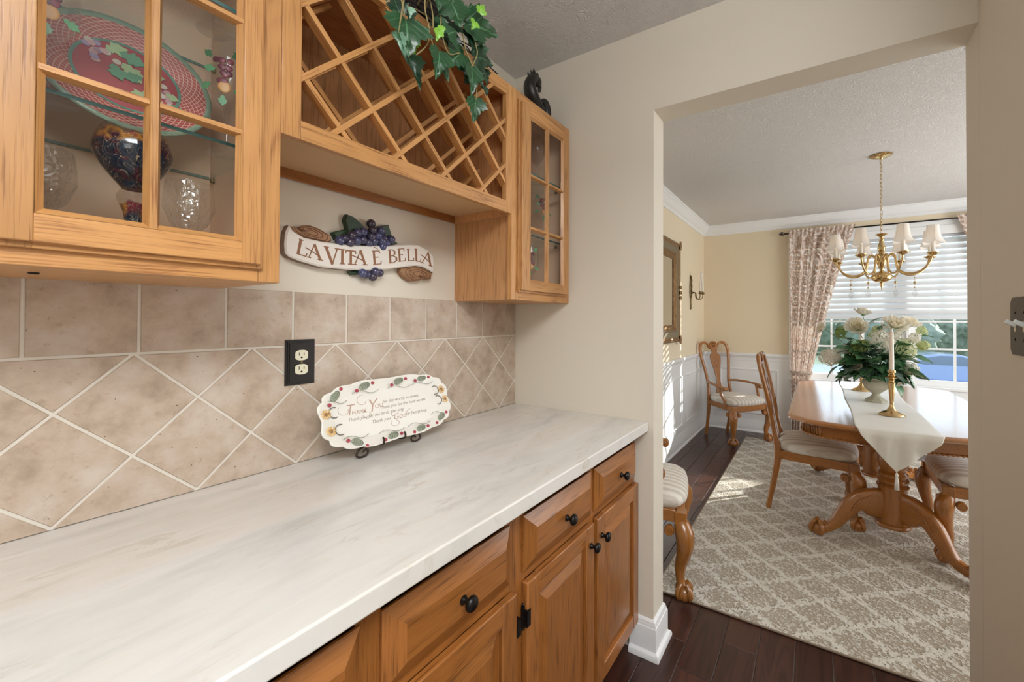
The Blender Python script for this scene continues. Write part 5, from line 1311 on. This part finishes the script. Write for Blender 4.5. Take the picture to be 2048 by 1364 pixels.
def taper(x, y, z, h, label, lean=(0, 0), r=.0115, grp=None):
    o = thing('taper_candle', label, 'candle', (x, y, z), grp)
    build('wax', MB().lathe([(0, 0), (r, 0), (r*.98, h*.3), (r*.72, h*.93), (r*.3, h), (0, h+.001)], 16, m=T(x, y, z) @ RX(lean[0]) @ RY(lean[1])), WAXS, o, smooth=40)
    build('wick', MB().tube([Vector((x, y, z))+(RX(lean[0]) @ RY(lean[1])) @ Vector((0, 0, h-.002)), Vector((x, y, z))+(RX(lean[0]) @ RY(lean[1])) @ Vector((.001, 0, h+.008))], .0008, 5), DARKHOLE, o)
candlestick(1.487, -1.619, 'brass candlestick in front of the flower urn on the runner')
taper(1.487, -1.619, TZ+.256, .252, 'tall ivory taper in the candlestick before the flower urn', (.0, -.03), .0125)
candlestick(2.445, -1.548, 'brass candlestick behind the flower urn, only its foot showing')
taper(2.445, -1.548, TZ+.256, .252, 'ivory taper behind the white flowers, in the far candlestick')
# ================================================================ FLOWER ARRANGEMENT
fa = thing('flower_arrangement', 'white roses and hydrangeas with green leaves in a stone urn', 'flowers', (1.93, -1.590, TZ+.004))
STONE = plain('stone_urn', 'CFCDBC', .75, noise=.12, nscale=30, bump=.15)
ux, uy, uz = 1.955, -1.592, TZ+.004
urn = sub('urn', fa); urn.location = -fa.location
build('bowl', MB().lathe([(0, .034), (.030, .034), (.024, .046), (.022, .054), (.034, .066), (.060, .088), (.074, .112), (.079, .130), (.076, .146), (.070, .152), (.078, .156), (.082, .162), (.079, .166), (.066, .162), (.060, .15), (0, .15)], 40, (ux, uy, uz), wob=lambda a, z: 1+(.035*abs(math.sin(6*a)) if .06 < z < .15 else 0)), STONE, urn, smooth=40)
q = [(.062*math.cos(a), .062*math.sin(a)) for a in [PI/4*k_+PI/8 for k_ in range(8)]]
mb = MB().prism([(x*1.05, y*1.05) for x, y in q], 0, .012, T(ux, uy, uz)); mb.prism([(x*1.0, y*1.0) for x, y in q], .012, .036, T(ux, uy, uz), shrink=.030); build('foot', mb, STONE, urn)
CO = Vector((1.955, -1.592, uz+.17))
def petal_mat(name, c, base):
    t = NT(name); t.n.remove(t.b); v = t.coord((1, 1, 1), rnd=False); n = t.N('TexNoise', {'Vector': v, 'Scale': 60.0, 'Detail': 2.0}).outputs[0]
    c_ = t.mix(n, lin(base), lin(c)); a = t.N('BsdfDiffuse', {'Color': c_}); b = t.N('BsdfTranslucent', {'Color': c_})
    m = t.N('MixShader', {0: .38, 1: a.outputs[0], 2: b.outputs[0]}); t.l.new(m.outputs[0], t.out.inputs[0]); return t.m
PETI = petal_mat('cream_petal', 'F8F3E4', 'EFE7CE'); PETAL = petal_mat('white_petal', 'FBFAF4', 'F2EFE2'); PETY = petal_mat('green_white_petal', 'E6EBC4', 'BFCB8C'); GRNB = petal_mat('green_bud', 'A9BA72', '7E9455')
GLEAF = [ivy_mat('bouquet_leaf_dark', '2A5A3E', '437A50', '6E9E76'), ivy_mat('bouquet_leaf_mid', '4A7E55', '66976A', '96BC94'), ivy_mat('bouquet_leaf_grey', '5F7F70', '7A978A', 'A2B8AC')]
def rose(c, r, axis, name='rose'):
    o_ = sub(name, fa); o_.location = -fa.location
    M_ = T(*c) @ Vector(axis).to_track_quat('Z', 'Y').to_matrix().to_4x4()
    rnd = random.Random(int(c[1]*1e4))
    for layer, (n_, rad, hgt, opn) in enumerate(((3, .26, .80, .0), (4, .44, .84, .10), (5, .62, .78, .25), (5, .82, .66, .50), (7, .94, .60, .62))):
        for k_ in range(n_):
            a0 = 2*PI*k_/n_+layer*.6+rnd.uniform(-.25, .25); lift = rnd.uniform(-.16, .16); wd = 2*PI/n_*(1.25 if layer < 3 else 1.15)
            rr_ = r*rad*rnd.uniform(.84, 1.12)
            def pt(u, v):
                a = a0+(u-.5)*wd; e_ = math.sin(PI*(.12+.76*u)); rad_ = rr_*(.25+.75*v**.8)*(1+opn*.35*v*v)
                z_ = r*hgt*(v**(1+opn))*(.75+.25*e_)-r*.18*opn*v**3*(1.2-e_)-r*.25
                rad_ *= (.9+.1*e_); return M_ @ Vector((rad_*math.cos(a), rad_*math.sin(a), z_+lift*r*v+.09*r*v*math.sin(13*u+3*v+layer)))
            build('petal', MB().grid(pt, 8, 6), PETAL if layer > 2 else PETI, o_, smooth=True)
    build('sepal', MB().lathe([(0, -.42), (.2, -.38), (.34, -.22), (.30, -.18), (0, -.2)], 8, m=M_ @ S3(r, r, r)), GLEAF[1], o_, smooth=True)
    c_ = Vector(c); d = M_.to_3x3() @ Vector((0, 0, -1))
    build('stem', MB().tube(smoothline([c_+d*r*.35, c_*.5+CO*.5+Vector((0, 0, .03))+d*.01, CO], 5), .0022, 6), GLEAF[1], o_, smooth=True)
def floret_cluster(name, c, r, mat, n, fs, squash=1.0, seed=1, petals=4):
    rnd = random.Random(seed); mb = MB(); c = Vector(c)
    for i in range(n):
        z = 1-2*(i+.5)/n; ph = i*2.39996
        d = Vector((math.sqrt(1-z*z)*math.cos(ph), math.sqrt(1-z*z)*math.sin(ph), z*squash))
        p_ = c+d*r*rnd.uniform(.70, 1.12); m = T(*p_) @ d.to_track_quat('Z', 'Y').to_matrix().to_4x4() @ RZ(rnd.random()*6) @ RX(rnd.uniform(-.4, .4))
        f_ = fs*rnd.uniform(.8, 1.15)
        for k_ in range(petals):
            mk = m @ RZ(2*PI*k_/petals); vs = [mk @ Vector(q_) for q_ in ((0, 0, 0), (f_*.55, -f_*.42, f_*.16), (f_*1.0, -f_*.22, f_*.10), (f_*1.0, f_*.22, f_*.10), (f_*.55, f_*.42, f_*.16))]
            mb.add(vs, [(0, 1, 2, 3, 4)])
    o = build(name, mb, mat, fa); o['kind'] = 'stuff'
    build('flower_stem', MB().tube(smoothline([c, c*.45+CO*.55+Vector((0, 0, .02)), CO], 5), .0025, 6), GLEAF[1], fa, smooth=True)
rose((2.0, -1.528, 1.372), .050, (.1, -.25, 1), 'rose'); rose((1.97, -1.492, 1.272), .066, (-.9, .1, .55)); rose((1.97, -1.700, 1.286), .068, (-.75, -.15, .8)); rose((2.02, -1.788, 1.300), .055, (-.4, -.35, .9)); rose((2.05, -1.285, 1.262), .042, (-.3, .8, .5)); rose((1.88, -1.487, 1.003), .030, (-.9, .3, .3), 'rosebud'); rose((1.90, -1.690, .925), .036, (-.9, -.3, -.1), 'rosebud')
floret_cluster('hydrangea_bloom', (1.95, -1.335, 1.056), .070, PETAL, 80, .019, .8, 1); floret_cluster('hydrangea_bloom', (1.92, -1.622, 1.172), .074, PETAL, 90, .019, 1.0, 2)
floret_cluster('green_bloom', (1.90, -1.500, 1.118), .068, GRNB, 180, .010, 1.0, 3); floret_cluster('green_bloom', (1.96, -1.748, 1.128), .064, PETY, 120, .013, 1.1, 4)
floret_cluster('hydrangea_bloom', (2.0, -1.845, 1.152), .034, PETY, 40, .015, .9, 5); floret_cluster('hydrangea_bloom', (1.95, -1.775, 1.000), .044, PETAL, 46, .015, .9, 6); floret_cluster('hydrangea_bloom', (1.99, -1.600, 1.235), .045, PETY, 50, .014, 1.0, 11); floret_cluster('hydrangea_bloom', (1.97, -1.430, 1.120), .038, PETAL, 40, .014, 1.0, 12); floret_cluster('hydrangea_bloom', (1.96, -1.690, 1.205), .042, PETAL, 46, .015, 1.0, 13); floret_cluster('hydrangea_bloom', (1.97, -1.800, 1.205), .036, PETAL, 40, .014, 1.0, 14)
floret_cluster('green_bloom', (2.02, -1.395, 1.232), .040, GRNB, 60, .012, 1.2, 7); floret_cluster('hydrangea_bloom', (2.03, -1.845, 1.250), .030, PETY, 36, .012, 1.2, 8)
# bouquet leaves
def lance_mesh(name, wd, n=7):
    vs = []; fs = []
    for j in range(n+1):
        v = j/n; w_ = wd*math.sin(PI*min(1, v*.97+.03)**.75)*(1-.12*(j % 2)); z_ = -.22*v*v
        vs += [Vector((-w_, v, z_+.10*w_/wd*wd)), Vector((0, v, z_-.03)), Vector((w_, v, z_+.10*wd))]
    for j in range(n): fs += [(3*j, 3*j+1, 3*j+4, 3*j+3), (3*j+1, 3*j+2, 3*j+5, 3*j+4)]
    me = D.meshes.new(name); me.from_pydata(vs, [], fs); me.validate()
    for p_ in me.polygons: p_.use_smooth = True
    me.materials.append(GLEAF[0]); return me
LM = [lance_mesh('bouquet_leaf', .40), lance_mesh('bouquet_leaf', .27), ivy_mesh('bouquet_leaf', .3, .3)]; LM[2].materials.append(GLEAF[0])
rnd = random.Random(21)
def bleaf(c, d, L, mi, ma, roll=0):
    o = D.objects.new('leaf', LM[mi]); COL.objects.link(o); o.parent = fa
    o.material_slots[0].link = 'OBJECT'; o.material_slots[0].material = GLEAF[ma]
    q_ = Vector(d).normalized(); x_ = q_.cross(Vector((0, 0, 1)))
    x_ = x_.normalized() if x_.length > .01 else Vector((0, 1, 0)); z_ = x_.cross(q_)
    m = Matrix(((x_.x, q_.x, z_.x, c[0]), (x_.y, q_.y, z_.y, c[1]), (x_.z, q_.z, z_.z, c[2]), (0, 0, 0, 1)))
    o.matrix_local = T(*(-fa.location)) @ m @ RY(roll) @ S3(L, L, L)
for i in range(140):
    a = i*2.39996; el = rnd.uniform(-.6, .75)
    rr_ = rnd.uniform(.03, .15); d = Vector((math.cos(a)*math.cos(el), math.sin(a)*math.cos(el)*1.2, math.sin(el)))
    c = Vector((1.965, -1.592, 1.0+.10*max(0, el)))+d*rr_; c.z = max(c.z, .925)
    L = rnd.uniform(.08, .13); tipz = c.z+d.z*L
    lim = rnd.uniform(.90, .99)
    if tipz < lim: d.z = (lim-c.z)/L
    bleaf(c, d+Vector((-.25, 0, -.25)), L, (0, 2, 2, 0, 2)[i % 5], (0, 1, 1, 1, 2)[i % 5], rnd.uniform(-.7, .7))
for c, t_, L, mi, ma in [((1.95, -1.37, .99), (0, .6, -.55), .10, 0, 1), ((1.95, -1.42, .96), (-.3, .5, -.75), .10, 2, 0), ((1.9, -1.55, 1.0), (-.8, .1, -.6), .13, 2, 1), ((1.89, -1.60, 1.02), (-.8, -.2, -.45), .13, 2, 0), ((1.92, -1.66, .98), (-.6, -.3, -.7), .11, 2, 0), ((1.95, -1.74, .96), (-.2, -.6, -.75), .11, 2, 1), ((1.93, -1.70, .90), (-.4, -.4, -.8), .09, 0, 1), ((2.0, -1.80, 1.22), (0, -1, .1), .10, 1, 0), ((1.98, -1.80, 1.08), (-.1, -1, -.2), .10, 0, 0), ((2.02, -1.44, 1.24), (0, .9, .3), .085, 1, 1), ((2.0, -1.56, 1.30), (-.2, -.7, .6), .08, 1, 2), ((2.0, -1.54, 1.27), (-.4, -.5, .7), .07, 0, 2), ((1.99, -1.60, 1.24), (-.5, -.3, .6), .09, 1, 2), ((1.96, -1.46, 1.18), (-.5, .6, .3), .09, 0, 1), ((1.95, -1.44, 1.10), (-.5, .6, .1), .10, 1, 0), ((1.9, -1.57, 1.06), (-.9, .1, -.1), .10, 0, 1), ((1.92, -1.68, 1.06), (-.8, -.3, -.2), .11, 0, 0)]: bleaf(c, t_, L, mi, ma, rnd.uniform(-.4, .4))

# ================================================================ CHANDELIER
HX, HY = 2.05, -1.636
ch = thing('chandelier', 'brass eight-arm chandelier with white shades and crystal drops over the table', 'chandelier', (HX, HY, ZC))
build('canopy', MB().lathe([(0, -.001), (.064, -.001), (.066, -.006), (.058, -.012), (.030, -.018), (.012, -.024), (.006, -.034), (0, -.034)], 32, (HX, HY, ZC)), BRASS, ch, smooth=40)
lz = ZC-.030; i = 0
lk = None
while lz > 1.935:
    a = PI/2*(i % 2); m = T(HX, HY, lz-.014) @ RZ(a+.4)
    pts = [m @ Vector((.0062*math.cos(t), 0, .0175*math.sin(t))) for t in [2*PI*k_/12 for k_ in range(12)]]
    build('chain_link', MB().tube(pts, .0016, 6, closed=True), BRASS, ch, smooth=True); lz -= .0275; i += 1
build('cord', MB().tube([(HX+.007*math.sin(k_*1.1), HY+.007*math.cos(k_*1.1), ZC-.03-.0265*k_) for k_ in range(20)], .0016, 6), plain('clear_cord', 'B9AE92', .4), ch, smooth=True)
build('column', MB().lathe([(0, 1.925), (.034, 1.925), (.035, 1.921), (.020, 1.912), (.012, 1.900), (.010, 1.890), (.0155, 1.885), (.0155, 1.879), (.0125, 1.874), (.015, 1.860), (.021, 1.838), (.0235, 1.820), (.021, 1.806), (.012, 1.798), (.018, 1.792), (.021, 1.785), (.018, 1.778), (.015, 1.772), (.025, 1.758), (.030, 1.738), (.030, 1.726), (.024, 1.708), (.015, 1.696), (.020, 1.688), (.013, 1.680), (.010, 1.668), (.014, 1.662), (0, 1.66)], 28, (HX, HY, 0)), BRASS, ch, smooth=40)
build('bowl', MB().lathe([(0, 1.664), (.014, 1.662), (.030, 1.656), (.050, 1.645), (.060, 1.630), (.061, 1.618), (.054, 1.602), (.038, 1.590), (.018, 1.585), (0, 1.585)], 32, (HX, HY, 0)), BRASS, ch, smooth=True)
build('finial', MB().lathe([(0, 1.588), (.010, 1.586), (.012, 1.578), (.006, 1.572), (.009, 1.566), (.009, 1.560), (.004, 1.552), (.005, 1.545), (0, 1.530)], 16, (HX, HY, 0)).tube([(HX+.006*math.cos(t), HY, 1.540+.010*math.sin(t)) for t in [2*PI*k_/12 for k_ in range(12)]], .0016, 6, closed=True), BRASS, ch, smooth=True)
def shade_mat():
    t = NT('pleated_white_shade'); t.n.remove(t.b)
    a = t.N('BsdfDiffuse', {'Color': lin('FAF8F5')}); b = t.N('BsdfTranslucent', {'Color': lin('FFF7F0')})
    m = t.N('MixShader', {0: .24, 1: a.outputs[0], 2: b.outputs[0]}); t.l.new(m.outputs[0], t.out.inputs[0]); return t.m
SHADE = shade_mat()
BULB = NT('warm_bulb'); BULB.set(Base_Color=lin('FFE2B8'), Emission_Color=lin('FFE6C6'), Emission_Strength=1.9); BULB = BULB.m
va = math.atan2(HY-CY, HX-CX)
for k_ in range(8):
    a = va+PI/8+k_*PI/4; c, s_ = math.cos(a), math.sin(a)
    def A(r_, z): return (HX+r_*c, HY+r_*s_, z)
    arm = build('arm', MB().tube(smoothline([A(.026, 1.738), A(.045, 1.768), A(.068, 1.775), A(.082, 1.752), A(.088, 1.712), A(.100, 1.668), A(.135, 1.640), A(.185, 1.634), A(.235, 1.655), A(.268, 1.700), A(.281, 1.742)], 5), .0062, 10), BRASS, ch, smooth=True)
    ex_, ey_, _ = A(.284, 0)
    build('drip_cup', MB().lathe([(.006, 1.734), (.012, 1.738), (.032, 1.752), (.034, 1.757), (.030, 1.757), (.018, 1.750), (.016, 1.760), (.012, 1.764), (0, 1.764)], 24, (ex_, ey_, 0)), BRASS, arm, smooth=40)
    build('candle_sleeve', MB().lathe([(0, 1.762), (.0115, 1.762), (.0115, 1.828), (.008, 1.831), (0, 1.831)], 16, (ex_, ey_, 0)), WAX, arm, smooth=40)
    build('bulb', MB().lathe([(0, 1.831), (.008, 1.833), (.014, 1.850), (.013, 1.868), (.006, 1.888), (0, 1.896)], 14, (ex_, ey_, 0)), BULB, arm, smooth=True)
    prof = [(.0590, 1.824), (.0505, 1.836), (.0435, 1.854), (.0380, 1.878), (.0340, 1.904), (.0312, 1.930)]
    vs = []; n_ = 48
    for j, (r_, z) in enumerate(prof):
        for q_ in range(n_):
            t = 2*PI*q_/n_; sc_ = abs(math.sin(3*t)); dz = -.0110*sc_*(1-j/5)**2+.002*(1-sc_)*(j == 0)
            vs.append(Vector((ex_+r_*(1+.02*sc_*(1-j/5))*math.cos(t), ey_+r_*(1+.02*sc_*(1-j/5))*math.sin(t), z+dz)))
    mb = MB(); mb.add(vs, [(j*n_+q_, j*n_+(q_+1) % n_, (j+1)*n_+(q_+1) % n_, (j+1)*n_+q_) for j in range(5) for q_ in range(n_)])
    sh = build('lamp_shade', mb, SHADE, arm, smooth=True)
    SR = D.materials.get('shade_trim') or plain('shade_trim', 'E4DFD9', .6)
    for q_ in range(6):
        t = PI/3*q_; build('shade_rib', MB().tube([(ex_+(r_+.0006)*math.cos(t), ey_+(r_+.0006)*math.sin(t), z) for r_, z in prof], .0008, 5), SR, sh) if False else None
    mb = MB(); mb.tube([v_+Vector((0, 0, 0)) for v_ in vs[:n_]], .0010, 5, closed=True); mb.tube(vs[5*n_:], .0009, 5, closed=True); 
    for q_ in range(6):
        t = PI/3*q_; mb.tube([(ex_+(r_+.0008)*math.cos(t), ey_+(r_+.0008)*math.sin(t), z) for r_, z in prof], .0007, 4)
    build('shade_trim', mb, SR, arm)
    # crystal drops hang from the arms nearest the doorway
    if k_ in (2, 3, 4, 5):
        dx, dy, _ = A(.188, 0); z = 1.628
        dp = MB(); dp.tube([(dx, dy, z), (dx, dy, z-.075)], .0007, 4)
        build('drop_wire', dp, BRASS, arm)
        for j, (zz, r_) in enumerate(((z-.026, .0042), (z-.042, .0062), (z-.058, .0085), (z-.075, .0068), (z-.090, .0052))):
            build('bead', MB().ball((dx, dy, zz), r_, 8, 6), BRASS if j % 2 == 0 else CUT, arm, smooth=True)
        build('crystal_drop', MB().lathe([(0, -.098), (.004, -.104), (.0155, -.125), (.0165, -.133), (.006, -.150), (0, -.158)], 8, (dx, dy, z)), CUT, arm)

# ================================================================ CURTAINS, ROD AND BLIND
def damask():
    t = NT('scroll_damask'); t.n.remove(t.b); v = t.N('TexCoord').outputs['UV']
    d = t.N('TexNoise', {'Vector': v, 'Scale': 3.0, 'Detail': .0}).outputs[1]
    vv = t.N('VectorMath', {0: v, 1: t.N('VectorMath', {0: d, 'Scale': .30}, operation='SCALE').outputs[0]}, operation='ADD').outputs[0]
    def swirl_(sc_, arms, k_):
        vo = t.N('TexVoronoi', {'Vector': vv, 'Scale': sc_}); sp = t.N('VectorMath', {0: vv, 'Scale': sc_}, operation='SCALE').outputs[0]
        pos = t.N('VectorMath', {0: vo.outputs['Position'], 'Scale': sc_}, operation='SCALE').outputs[0]
        rel = t.N('VectorMath', {0: vv, 1: vo.outputs['Position']}, operation='SUBTRACT').outputs[0]
        sx = t.N('SeparateXYZ', {0: rel}); an = t.math('ARCTAN2', sx.outputs[1], sx.outputs[0])
        return t.math('SINE', t.math('ADD', t.math('MULTIPLY', vo.outputs[0], k_), t.math('MULTIPLY', an, arms))), vo.outputs[0]
    s1, d1 = swirl_(8.0, 2.0, 17.0); s2, d2 = swirl_(15.0, 5.0, 10.0)
    f = t.math('ADD', t.math('MULTIPLY', s1, .55), t.math('MULTIPLY', s2, .55))
    c = t.ramp(t.math('MULTIPLY_ADD', f, .5, .5), [(.20, lin('B79F91')), (.34, lin('CFB8A8')), (.60, lin('D8C4B4')), (.74, lin('E8E2DE'))])
    a = t.N('BsdfDiffuse', {'Color': c}); b = t.N('BsdfTranslucent', {'Color': c})
    m = t.N('MixShader', {0: .17, 1: a.outputs[0], 2: b.outputs[0]}); t.l.new(m.outputs[0], t.out.inputs[0]); return t.m
DAM = damask()
def curtain(label, yo, yi_top, tie_y0, tie_y1, bot0, bot1, sgn):
    c = thing('curtain', label, 'curtain', (XF-.07, yo, .03), 'tied damask curtains')
    def edges(z):
        if z > .74:
            s_ = (z-.74)/(2.33-.74); k_ = s_**.85
            return yo+(tie_y0-yo)*(1-s_), tie_y1+(yi_top-tie_y1)*(.25*s_+.75*k_*(.55+.45*s_))
        s_ = z/.74; return bot0+(tie_y0-bot0)*s_, bot1+(tie_y1-bot1)*s_
    def pt(u, v):
        z = .03+v*2.30; e0, e1 = edges(z); y_ = e0+(e1-e0)*u; amp = .026 if z > .9 else .018+.02*abs(z-.74)
        x_ = XF-.075-amp*(.7*math.sin(u*2*PI*5.5+.5)+.4*math.sin(u*2*PI*9+2*v))-.025*math.sin(PI*u)*(1-v)
        if z > 2.25: x_ = XF-.0905-.006*math.sin(u*2*PI*15)
        return Vector((x_, y_, z))
    mb = MB().grid(pt, 110, 70); o = build('drape', mb, DAM, c, smooth=True, center=True)
    me = o.data; uv = me.uv_layers.new(name='UVMap')
    for lp in me.loops:
        vi = lp.vertex_index; u_, v_ = (vi % 111)/110, (vi//111)/70; uv.data[lp.index].uv = (u_*.78, v_*2.0)
    pts = [(XF-.10-.03*math.sin(t), (tie_y0+tie_y1)/2+(abs(tie_y1-tie_y0)/2+.008)*math.cos(t), .74+.01*math.cos(t)) for t in [2*PI*k_/24 for k_ in range(24)]]
    pts = [(XF-.075-(.062)*math.sin(t), (tie_y0+tie_y1)/2+(abs(tie_y1-tie_y0)/2+.012)*math.cos(t), .745) for t in [2*PI*k_/24 for k_ in range(24)]]
    o2 = build('tieback', MB().tube(pts, [(.018, .004)]*24, 8, closed=True, up=(0, 0, 1)), DAM, c, smooth=True)
    uv = o2.data.uv_layers.new(name='UVMap')
    for lp in o2.data.loops: uv.data[lp.index].uv = (lp.vertex_index % 8*.02, lp.vertex_index//8*.05)
curtain('left damask curtain gathered by a tieback beside the table corner', -.985, -1.60, -1.005, -1.20, -1.00, -1.14, 1)
curtain('right damask curtain of which a strip shows at the opening edge', -3.03, -2.385, -3.01, -2.80, -3.0, -2.85, -1)
rod = thing('curtain_rod', 'thin dark curtain rod with cage finials above the window', 'curtain rod', (XF-.075, -2.0, 2.30))
build('pole', MB().tube([(XF-.075, -.955, 2.296), (XF-.075, -3.06, 2.296)], .0075, 10), BLACK, rod, smooth=True)
for y_, sg in ((-.955, 1), (-3.06, -1)):
    f_ = build('finial', MB().ball((XF-.075, y_+sg*.040, 2.296), .013, 10, 7).lathe([(.008, 0), (.011, .004), (.006, .012), (.004, .018)], 10, m=T(XF-.075, y_, 2.296) @ RX(-sg*PI/2)), BLACK, rod, smooth=True)
    for k_ in range(6):
        a = PI/3*k_; pts = [(XF-.075+.024*math.sin(t)*math.cos(a), y_+sg*(.040-.026*math.cos(t)), 2.296+.024*math.sin(t)*math.sin(a)) for t in [PI*q_/8 for q_ in range(9)]]
        build('cage_wire', MB().tube(pts, .0022, 5), BLACK, f_, smooth=True)
for y_ in (-.99, -2.0, -3.02): build('bracket', MB().box(XF-.083, XF, y_-.006, y_+.006, 2.276, 2.288), BLACK, rod)

SLAT = NT('white_blind_slat'); SLAT.n.remove(SLAT.b)
a_ = SLAT.N('BsdfDiffuse', {'Color': lin('DFE2E5')}); b_ = SLAT.N('BsdfTranslucent', {'Color': lin('F4F6F8')})
m_ = SLAT.N('MixShader', {0: .10, 1: a_.outputs[0], 2: b_.outputs[0]}); SLAT.l.new(m_.outputs[0], SLAT.out.inputs[0]); SLAT = SLAT.m
bl = thing('window_blind', 'white wide-slat blind half lowered over the dining window', 'blind', (XF-.02, -2.04, 2.24))
by0, by1 = -2.99, -1.08; bx = XF+.012
box('headrail', WHITE, bl, bx-.03, bx+.025, by0, by1, 2.185, 2.245, bevel=.004)
box('valance', WHITE, bl, bx-.038, bx-.030, by0-.01, by1+.01, 2.165, 2.25, bevel=.003)
zs = 1.358; nsl = 0
tilt = math.radians(-63)
def slat_mesh():
    n_ = 8; pr = [(.0315*(2*k_/n_-1), .0035*(1-(2*k_/n_-1)**2)) for k_ in range(n_+1)]
    pr2 = [(x, z+.0026) for x, z in pr]; poly = pr+pr2[::-1]
    mb = MB(); N_ = len(poly)
    for y_ in (by0, by1): mb.v += [RY(tilt) @ Vector((x, y_-(by0+by1)/2, z)) for x, z in poly]
    mb.f += [tuple(range(N_)), tuple(range(2*N_-1, N_-1, -1))]+[(i, N_+i, N_+(i+1) % N_, (i+1) % N_) for i in range(N_)]
    return mb
s0 = build('slat', slat_mesh(), SLAT, bl, smooth=30, center=False)
zk = zs
while zk < 2.17:
    o = s0 if zk == zs else s0.copy()
    if o is not s0: COL.objects.link(o)
    o.location = Vector((bx, (by0+by1)/2, zk))-bl.location; zk += .0575
build('bottom_rail', MB().box(bx-.026, bx+.026, by0, by1, 1.300, 1.318), WHITE, bl, bevel=.004)
for y_ in (-1.25, -1.85, -2.20, -2.80):
    for dx in (-.027, .027): build('ladder_cord', MB().tube([(bx+dx, y_, 1.31), (bx+dx, y_, 2.19)], .0009, 4), WHITE, bl)

# ================================================================ MIRROR AND SCONCE ON THE SIDE WALL
mr = thing('wall_mirror', 'gilt-framed mirror on the side wall, cut by the doorway edge', 'mirror', (2.0, YS-.02, 1.59))
mx0, mx1, mz0, mz1 = 1.40, 2.605, 1.10, 2.085
FP = [(0, 0), (0, .030), (.010, .040), (.024, .042), (.032, .034), (.046, .030), (.075, .026), (.100, .024), (.112, .030), (.122, .030), (.130, .020), (.150, .014), (.162, .020), (.170, .016), (.170, 0)]
vs = []; 
for d, h in FP: vs += [(mx0+d, YS-h, mz0+d), (mx1-d, YS-h, mz0+d), (mx1-d, YS-h, mz1-d), (mx0+d, YS-h, mz1-d)]
for nm, (i0, i1), mt in (('outer_moulding', (0, 6), GOLD), ('frame_cove', (5, 9), plain('gilt_cove', '8C8068', .5, .35, noise=.2)), ('inner_moulding', (8, 15), GOLD)):
    mb = MB(); seg = vs[i0*4:i1*4]; n_ = len(seg)//4
    mb.add(seg, [(q_*4+i, q_*4+(i+1) % 4, (q_+1)*4+(i+1) % 4, (q_+1)*4+i) for q_ in range(n_-1) for i in range(4)]); build(nm, mb, mt, mr, smooth=30)
box('mirror_glass', MIRROR, mr, mx0+.165, mx1-.165, YS-.008, YS-.004, mz0+.165, mz1-.165)
for cx_, cz_ in ((mx1-.02, mz1-.02), (mx1-.02, mz0+.02), (mx0+.02, mz1-.02), (mx0+.02, mz0+.02), (mx1-.012, (mz0+mz1)/2), (mx0+.012, (mz0+mz1)/2)):
    mb = MB()
    for k_ in range(6): mb.ball((cx_+.018*math.cos(k_*1.05), YS-.042, cz_+(.030 if abs(cz_-1.59) > .3 else .06)*math.sin(k_*1.05)), (.014, .008, .018), 8, 6)
    build('carved_leaf', mb, GOLD, mr, smooth=True)
sc = thing('wall_sconce', 'aged brass two-arm wall sconce holding white tapers', 'sconce', (3.112, YS-.003, 1.63))
sxx = 3.112
lp_ = [(0, 0), (.012, .03), (.008, .06), (.010, .10), (.016, .13), (.030, .155), (.036, .19), (.030, .22), (.034, .25), (.026, .29), (.018, .33), (.010, .365), (0, .385)]
poly = [(sxx+w_, 1.435+z) for w_, z in lp_]+[(sxx-w_, 1.435+z) for w_, z in lp_[::-1][1:-1]]
mb = MB().prism(poly, -YS+.001, -YS+.010, XZ); mb.prism(poly, -YS+.010, -YS+.016, XZ, shrink=.004); build('back_plate', mb, AGED, sc)
for k_ in range(7): build('plate_leaf', MB().ball((sxx+.012*(1 if k_ % 2 else -1), YS-.018, 1.60+.032*k_), (.012, .006, .020), 8, 6), AGED, sc, smooth=True)
for sg in (-1, 1):
    ax_ = sxx+sg*.062; ay_ = YS-.125
    P = smoothline([(sxx, YS-.014, 1.605), (sxx+sg*.012, YS-.04, 1.628), (sxx+sg*.020, YS-.060, 1.615), (sxx+sg*.022, YS-.066, 1.575), (sxx+sg*.034, YS-.085, 1.548), (sxx+sg*.056, YS-.118, 1.560), (ax_, ay_, 1.600)], 5)
    ar = build('arm', MB().tube(P, .0048, 8), AGED, sc, smooth=True)
    build('drip_pan', MB().lathe([(.004, 1.598), (.010, 1.604), (.026, 1.612), (.027, 1.615), (.012, 1.612), (.013, 1.622), (.014, 1.634), (.011, 1.636), (.010, 1.618), (0, 1.618)], 20, (ax_, ay_, 0)), AGED, ar, smooth=40)
    taper(ax_, ay_, 1.6195, .225, 'white taper in the wall sconce, %s' % ('arm nearer the mirror' if sg < 0 else 'arm nearer the corner'), (0, sg*-.16), .0105, None)
# turn the lettering into plain meshes
dg_ = bpy.context.evaluated_depsgraph_get()
for o in [q_ for q_ in D.objects if q_.type == 'FONT']:
    me = D.meshes.new_from_object(o.evaluated_get(dg_)); n_ = D.objects.new('inscription', me); COL.objects.link(n_)
    n_.parent = o.parent; n_.matrix_local = o.matrix_local.copy(); D.objects.remove(o)
